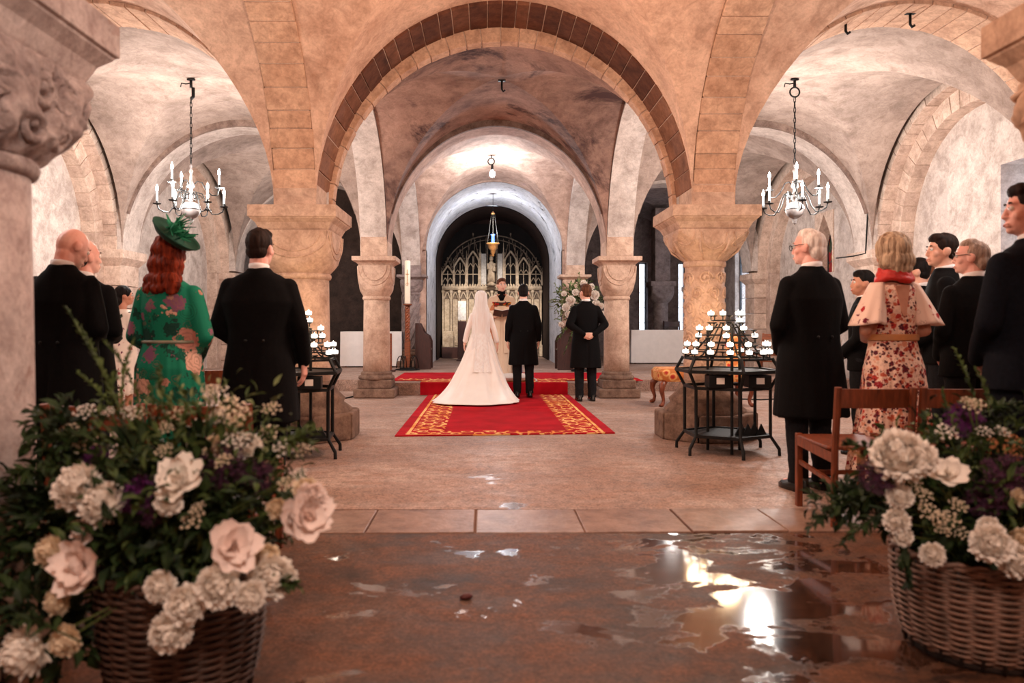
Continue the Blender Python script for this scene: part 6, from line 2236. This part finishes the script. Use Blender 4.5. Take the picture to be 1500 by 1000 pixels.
# celebrant
m, nt, b = newmat('striped_cope')
tc = nt.nodes.new('ShaderNodeTexCoord')
sp_ = nt.nodes.new('ShaderNodeSeparateXYZ')
nt.links.new(tc.outputs['Object'], sp_.inputs[0])
nz = tex(nt, 'NOISE', 6, 3)
xx_ = mathn(nt, 'ADD', mathn(nt, 'MULTIPLY', sp_.outputs[0], 1.9), mathn(nt, 'MULTIPLY', nz.outputs[0], 0.1))
col = ramp(nt, mathn(nt, 'ADD', xx_, 0.45), [(0.0, hexc(70, 84, 128)), (0.16, hexc(120, 120, 150)), (0.24, hexc(196, 120, 76)), (0.36, hexc(120, 56, 36)), (0.5, hexc(226, 180, 140)), (0.64, hexc(150, 72, 46)), (0.76, hexc(206, 130, 90)), (0.9, hexc(150, 70, 44))], 'CONSTANT')
nt.links.new(col, b.inputs['Base Color'])
b.inputs['Roughness'].default_value = 0.7
M['cope'] = m
m, nt, b = newmat('embroidered_band')
v = tex(nt, 'VORONOI', 26)
nt.links.new(ramp(nt, v.outputs['Color'], [(0.0, hexc(40, 16, 12)), (0.45, hexc(214, 140, 40)), (0.6, hexc(180, 30, 26)), (0.8, hexc(60, 20, 14))], 'CONSTANT'), b.inputs['Base Color'])
M['orphrey'] = m
M['alb'] = plain('cream_alb', hexc(232, 208, 182), 0.8, 0, 0.04, 6, 0.1)
t, k, K, HR, A, wr, sleeves, shoes, shw, sd = person('smiling celebrant in cream alb and striped cope facing the couple', (0.30, 13.35, 0.224), PI, 1.78, 1.0, 'priest', ('short', 'hair_brown'), arms=('book', 'book'), q=1.2, seed=4, yaw=0.2)
al_ = MB().loft([(1.49, 0, -0.02, 0.075, 0.066), (1.45, 0, -0.012, 0.14, 0.085), (1.40, 0, -0.01, 0.195, 0.1), (1.2, 0, 0, 0.2, 0.135), (0.95, 0, 0, 0.21, 0.145), (0.5, 0, 0, 0.235, 0.17), (0.03, 0, 0, 0.26, 0.19)], 32)
sleeves(al_, 0.066, 0.064, 0.07, 0.03)
link('alb', remesh(al_.xf(K), 0.012, 2, folds(0.012, 11, 1.1, 0.0, k), 'alb'), M['alb'], t)
rings = []
for i in range(25):
    u = i / 24
    z = 1.475 - 1.38 * u
    rx = curve([(0.10, 0), (0.245, 0), (0.30, 0), (0.32, 0), (0.34, 0), (0.36, 0)], u)[0]
    ry = curve([(0.09, 0), (0.15, 0), (0.19, 0), (0.21, 0), (0.22, 0), (0.23, 0)], u)[0]
    gap = 0.32 + 0.3 * u
    rings.append([Vector((rx * math.cos(a) * (1 + 0.03 * u * math.sin(9 * a)), -0.01 + ry * math.sin(a), z)) for a in [PI / 2 + gap + (2 * PI - 2 * gap) * j / 60 for j in range(61)]])
cp = obj('cope', MB().rings(rings, cap=False, closed=False).xf(K), M['cope'], t, True)
s_ = cp.modifiers.new('thickness', 'SOLIDIFY')
s_.thickness = 0.012
obj('clerical_shirt', MB().loft([(1.36, 0, 0.09, 0.03, 0.03), (1.44, 0, 0.055, 0.07, 0.045), (1.5, 0, -0.01, 0.069, 0.068), (1.535, 0, -0.01, 0.064, 0.064)], 20).xf(K), M['black_wool'], t, True)
obj('orphrey_band', MB().tube([Vector((-0.15, 0.115, 1.31)), Vector((-0.08, 0.155, 1.305)), Vector((0, 0.165, 1.30)), Vector((0.08, 0.155, 1.305)), Vector((0.15, 0.115, 1.31))], 0.042, 8, squash=0.35).xf(K), M['orphrey'], t, 40)
for s in (-1, 1):
    obj('stole', MB().box((s * 0.08, 0.165, 0.85), (0.09, 0.012, 0.8), (0.03, 0, 0)).xf(K), M['alb'], t)
shoes()
bk_ = thing('prayer_book', 'dark open prayer book held by the celebrant', 'book', (0.30, 12.955, 1.36), PI)
for s in (-1, 1):
    obj('cover', MB().box((s * 0.075, 0, 0.018), (0.15, 0.2, 0.012), (0.5, -s * 0.18, 0)), M['wood_dark'], bk_)
    obj('pages', MB().box((s * 0.073, -0.004, 0.03), (0.138, 0.18, 0.014), (0.5, -s * 0.18, 0)), M['card'], bk_)

# --- guests on the left
person('bald man in black coat with white collar next to the mottled column', (-2.64, 4.72, 0), -0.1, 1.80, 1.12, 'tailcoat', ('bald', ''), 'skin_pink', yaw=-0.5, pitch=-0.5, roll=0.12, arms=('front', 'front'), seed=5)
person('balding man half hidden behind the bald man', (-2.83, 5.32, 0), -0.1, 1.77, 1.05, 'tailcoat', ('fringe', 'hair_dark'), 'skin_pink', yaw=-0.5, arms=('front', 'front'), q=1.3, seed=6)
person('man in dark suit with brown hair standing right of the green dress', (-1.52, 5.08, 0), 0.05, 1.81, 1.16, 'tailcoat', ('short', 'hair_dark'), 'skin_pink', yaw=-0.3, arms=('low_front', 'side'), coat='black_wool', legs='black_wool', seed=7, sh=1.14)

M['green_print'] = floral('green_floral_silk', hexc(22, 124, 96), [(7.5, 0.42, 0.35, [hexc(22, 92, 74), hexc(26, 128, 98), hexc(30, 70, 60)], 3.1), (6.2, 0.44, 0.3, [hexc(206, 150, 132), hexc(224, 178, 158), hexc(130, 84, 112), hexc(18, 108, 84), hexc(196, 138, 124)], 0.0), (12, 0.32, 0.3, [hexc(190, 140, 124), hexc(18, 112, 88), hexc(40, 48, 44), hexc(150, 92, 116), hexc(22, 118, 92)], 7.7)])
t, k, K, HR, A, wr, sleeves, shoes, shw, sd = person('auburn haired woman in green floral dress and green feathered hat', (-2.05, 4.9, 0), -0.08, 1.735, 1.2, 'green', ('long', 'hair_auburn'), yaw=-0.35, arms=('low_front', 'low_front'), seed=8, sh=1.12)
dr = MB().loft([(1.48, 0, -0.02, 0.08, 0.07), (1.45, 0, -0.015, 0.125, 0.09), (1.42, 0, -0.014, 0.160, 0.1), (1.37, 0, -0.012, 0.192, 0.112), (1.28, 0, -0.005, 0.198, 0.135), (1.14, 0, 0.0, 0.182, 0.13), (1.075, 0, 0, 0.176, 0.126), (1.02, 0, -0.005, 0.192, 0.142), (0.90, 0, -0.015, 0.222, 0.17), (0.78, 0, -0.012, 0.226, 0.17), (0.45, 0, 0, 0.235, 0.175), (0.28, 0, 0, 0.25, 0.185)], 34)
sleeves(dr, 0.066, 0.064, 0.05, 0.03)
link('dress', remesh(dr.xf(K), 0.0105, 2, folds(0.011, 13, 1.1, 0.3, k), 'dress'), M['green_print'], t)
obj('belt', MB().rings([[Vector((rx * math.cos(a), ry * math.sin(a), z)) for a in [2 * PI * i / 40 for i in range(40)]] for rx, ry, z in ((0.184, 0.135, 1.06), (0.189, 0.139, 1.065), (0.189, 0.139, 1.075), (0.184, 0.135, 1.08))]).xf(K), plain('silver_green_belt', hexc(150, 150, 130), 0.4), t, True)
shoes()
M['hat_green'] = plain('deep_green_felt', hexc(8, 66, 48), 0.8, 0, 0.2, 14, 0.2)
M['feather'] = plain('light_green_feather', hexc(52, 150, 110), 0.7, 0, 0.25, 30, 0.1)
HM = K @ HR @ Matrix.Translation((0.066, -0.035, 1.755)) @ Euler((-0.12, 0.72, 0), 'XYZ').to_matrix().to_4x4()
hat = obj('hat', MB().lathe([(0.02, 0.028), (0.055, 0.026), (0.07, 0.0), (0.125, -0.006), (0.158, 0.02), (0.163, 0.032), (0.154, 0.018), (0.12, -0.016), (0.06, -0.014), (0.01, -0.01)], 40, wob=lambda a, z: 0.05 * math.sin(2 * a)).xf(HM), M['hat_green'], t, True)
fe = MB()
rf = random.Random(12)
for i in range(46):
    a = rf.uniform(0, 2 * PI)
    b0 = Vector((rf.uniform(-0.06, 0.04), rf.uniform(-0.05, 0.05), 0.02))
    petal(fe, b0, Vector((math.cos(a), math.sin(a), rf.uniform(0.3, 1.4))), Vector((rf.uniform(-1, 1), rf.uniform(-1, 1), 0.4)), rf.uniform(0.05, 0.12), rf.uniform(0.012, 0.026), 0.4, 4)
for i in range(7):
    petal(fe, Vector((-0.05, 0, 0.02)), Vector((-0.25 + 0.12 * i, rf.uniform(-0.4, 0.4), 1)), Vector((0.6, 0, 0)), rf.uniform(0.12, 0.19), 0.022, 0.35, 5)
obj('feathers', fe.xf(HM), M['feather'], hat)

M['white_print'] = floral('white_floral_cotton', hexc(236, 224, 214), [(16, 0.26, 0.4, [hexc(50, 66, 48), hexc(190, 90, 110), hexc(120, 60, 90)], 1.0)])
t, k, K, HR, A, wr, sleeves, shoes, shw, sd = person('dark haired woman in white and floral dress far behind the green dress', (-4.2, 8.75, 0), -0.5, 1.62, 1.0, 'white', ('bun', 'hair_black'), 'skin_tan', yaw=-0.5, arms=('front', 'front'), q=1.5, seed=9)
dr = MB().loft([(1.47, 0, -0.02, 0.075, 0.066), (1.40, 0, -0.012, 0.165, 0.095), (1.25, 0, 0, 0.165, 0.115), (1.08, 0, 0, 0.15, 0.11), (0.9, 0, 0, 0.19, 0.14), (0.4, 0, 0, 0.26, 0.2)], 26)
sleeves(dr, 0.06, 0.055, 0.05, 0.05)
link('dress', remesh(dr.xf(K), 0.016, 2, folds(0.012, 11, 1.0, 0.4, k), 'dress'), M['white_print'], t)
shoes()

# --- guests on the right
person('white haired man in glasses and long black coat beside the front oak chair', (2.30, 5.32, 0), 0.30, 1.845, 1.16, 'tailcoat', ('thin', 'hair_white'), 'skin_pink', yaw=0.5, pitch=-0.05, arms=('low_front', 'low_front'), glasses=True, seed=10, sh=1.06)
M['red_print'] = floral('red_floral_chiffon', hexc(232, 196, 176), [(28, 0.52, 0.7, [hexc(186, 58, 48), hexc(224, 150, 120), hexc(150, 30, 40), hexc(232, 196, 176), hexc(84, 28, 44)], 0.0), (46, 0.48, 0.7, [hexc(120, 28, 34), hexc(226, 186, 164), hexc(196, 96, 70), hexc(70, 30, 40)], 4.2)])
M['cape_print'] = floral('sparse_red_floral_chiffon', hexc(236, 204, 188), [(17, 0.30, 0.4, [hexc(176, 40, 40), hexc(236, 204, 188), hexc(236, 204, 188), hexc(110, 30, 50), hexc(236, 204, 188)], 2.0)])
M['scarf_red'] = plain('red_silk_scarf', hexc(196, 36, 26), 0.55, 0, 0.2, 14, 0.3)
M['tan_belt'] = plain('tan_belt', hexc(196, 130, 76), 0.5, 0, 0.1, 14, 0.1)
t, k, K, HR, A, wr, sleeves, shoes, shw, sd = person('woman with ash blond bob in red floral dress with cape sleeves', (2.76, 5.08, 0), 0.05, 1.765, 1.1, 'floral', ('bob', 'hair_blond'), 'skin_tan', yaw=0.25, roll=-0.06, arms=('front', 'front'), seed=11)
dr = MB().loft([(1.43, 0, -0.015, 0.12, 0.085), (1.40, 0, -0.012, 0.16, 0.1), (1.27, 0, -0.002, 0.172, 0.122), (1.12, 0, 0, 0.156, 0.115), (1.06, 0, 0, 0.154, 0.114), (1.0, 0, 0, 0.166, 0.125), (0.88, 0, -0.01, 0.192, 0.148), (0.5, 0, -0.01, 0.235, 0.18), (0.14, 0, 0, 0.29, 0.22)], 34)
link('dress', remesh(dr.xf(K), 0.0105, 2, folds(0.016, 12, 1.02, 0.2, k), 'dress'), M['red_print'], t)
for (S, E, W, d, n, c), s in A:
    rings = []
    for i in range(13):
        u = i / 12
        c0 = Vector((s * (0.112 + 0.085 * u), -0.01 - 0.015 * u, 1.445 - 0.27 * u))
        rx = 0.042 + 0.058 * u ** 0.8
        ry = 0.055 + 0.085 * u ** 0.8
        rings.append([c0 + Vector((rx * math.cos(a) * (1 + 0.09 * u * math.sin(7 * a)), ry * math.sin(a) * (1 + 0.09 * u * math.sin(7 * a)), s * 0.0 + 0.05 * u * -abs(math.cos(a)) * 0.4)) for a in [2 * PI * j / 44 for j in range(44)]])
    cs = obj('cape_sleeve', MB().rings(rings, cap=False).xf(K), M['cape_print'], t, True)
    so = cs.modifiers.new('thickness', 'SOLIDIFY')
    so.thickness = 0.004
obj('belt', MB().rings([[Vector((rx * math.cos(a), ry * math.sin(a), z)) for a in [2 * PI * i / 40 for i in range(40)]] for rx, ry, z in ((0.160, 0.119, 1.055), (0.168, 0.126, 1.06), (0.168, 0.126, 1.095), (0.160, 0.119, 1.10))]).xf(K), M['tan_belt'], t, 40)
sf = MB()
for i in range(3):
    sf.tube([Vector((0.078 * math.cos(a) * (1 + 0.16 * i), -0.018 + 0.074 * math.sin(a) * (1 + 0.14 * i), 1.525 - 0.03 * i + 0.012 * math.sin(3 * a + i))) for a in [2 * PI * j / 28 for j in range(28)]], 0.024, 8, loop=True)
link('scarf', remesh(sf.xf(K), 0.008, 2, wr(0.006, 22, 22), 'scarf'), M['scarf_red'], t)
obj('bare_back', MB().extrude([(-0.05, -0.112, 1.42), (0.05, -0.112, 1.42), (0.012, -0.133, 1.22), (-0.012, -0.133, 1.22)], (0, 0.02, 0)).xf(K), M['skin_tan'], t)
shoes()
person('smiling young man in black suit and pale tie turned to the left', (3.62, 5.95, 0), 1.15, 1.885, 1.0, 'suit', ('short', 'hair_dark'), 'skin', yaw=0.25, pitch=0.0, arms=('low_front', 'low_front'), q=1.15, seed=12)
tie = thing('leaflet', 'white folded order of service held between the black coat and floral dress', 'leaflet', (2.56, 5.52, 0.86), 0.3)
for s in (-1, 1):
    obj('leaf', MB().box((s * 0.01, 0, 0.1), (0.006, 0.13, 0.2), (0, s * 0.08, 0)), M['card'], tie)
person('grey haired man in glasses between the smiling man and the tall man', (3.42, 5.28, 0), 0.2, 1.765, 1.1, 'suit', ('thin', 'hair_grey'), 'skin_pink', yaw=0.75, arms=('low_front', 'low_front'), glasses=True, seed=13)
person('tall dark haired man at the right edge in a navy suit, face in profile', (2.70, 3.72, 0), 0.25, 1.86, 1.08, 'suit', ('short', 'hair_dark'), 'skin_pink', yaw=1.0, arms=('low_front', 'low_front'), coat='navy_wool', legs='navy_wool', seed=14, sh=1.05)
person('dark haired youth whose head shows between black coat and floral dress', (3.42, 6.8, 0), 0.9, 1.66, 0.95, 'suit', ('short', 'hair_black'), 'skin_tan', yaw=0.5, arms=('low_front', 'low_front'), q=1.5, seed=15)
person('black haired guest hidden behind the red scarf', (4.12, 7.15, 0), 0.6, 1.80, 1.0, 'suit', ('short', 'hair_black'), 'skin', yaw=0.3, arms=('low_front', 'low_front'), q=1.6, seed=16)
person('guest whose face peeps out left of the smiling man', (4.5, 7.6, 0), 0.8, 1.775, 1.0, 'suit', ('short', 'hair_brown'), 'skin', yaw=0.3, arms=('low_front', 'low_front'), q=1.6, seed=17)
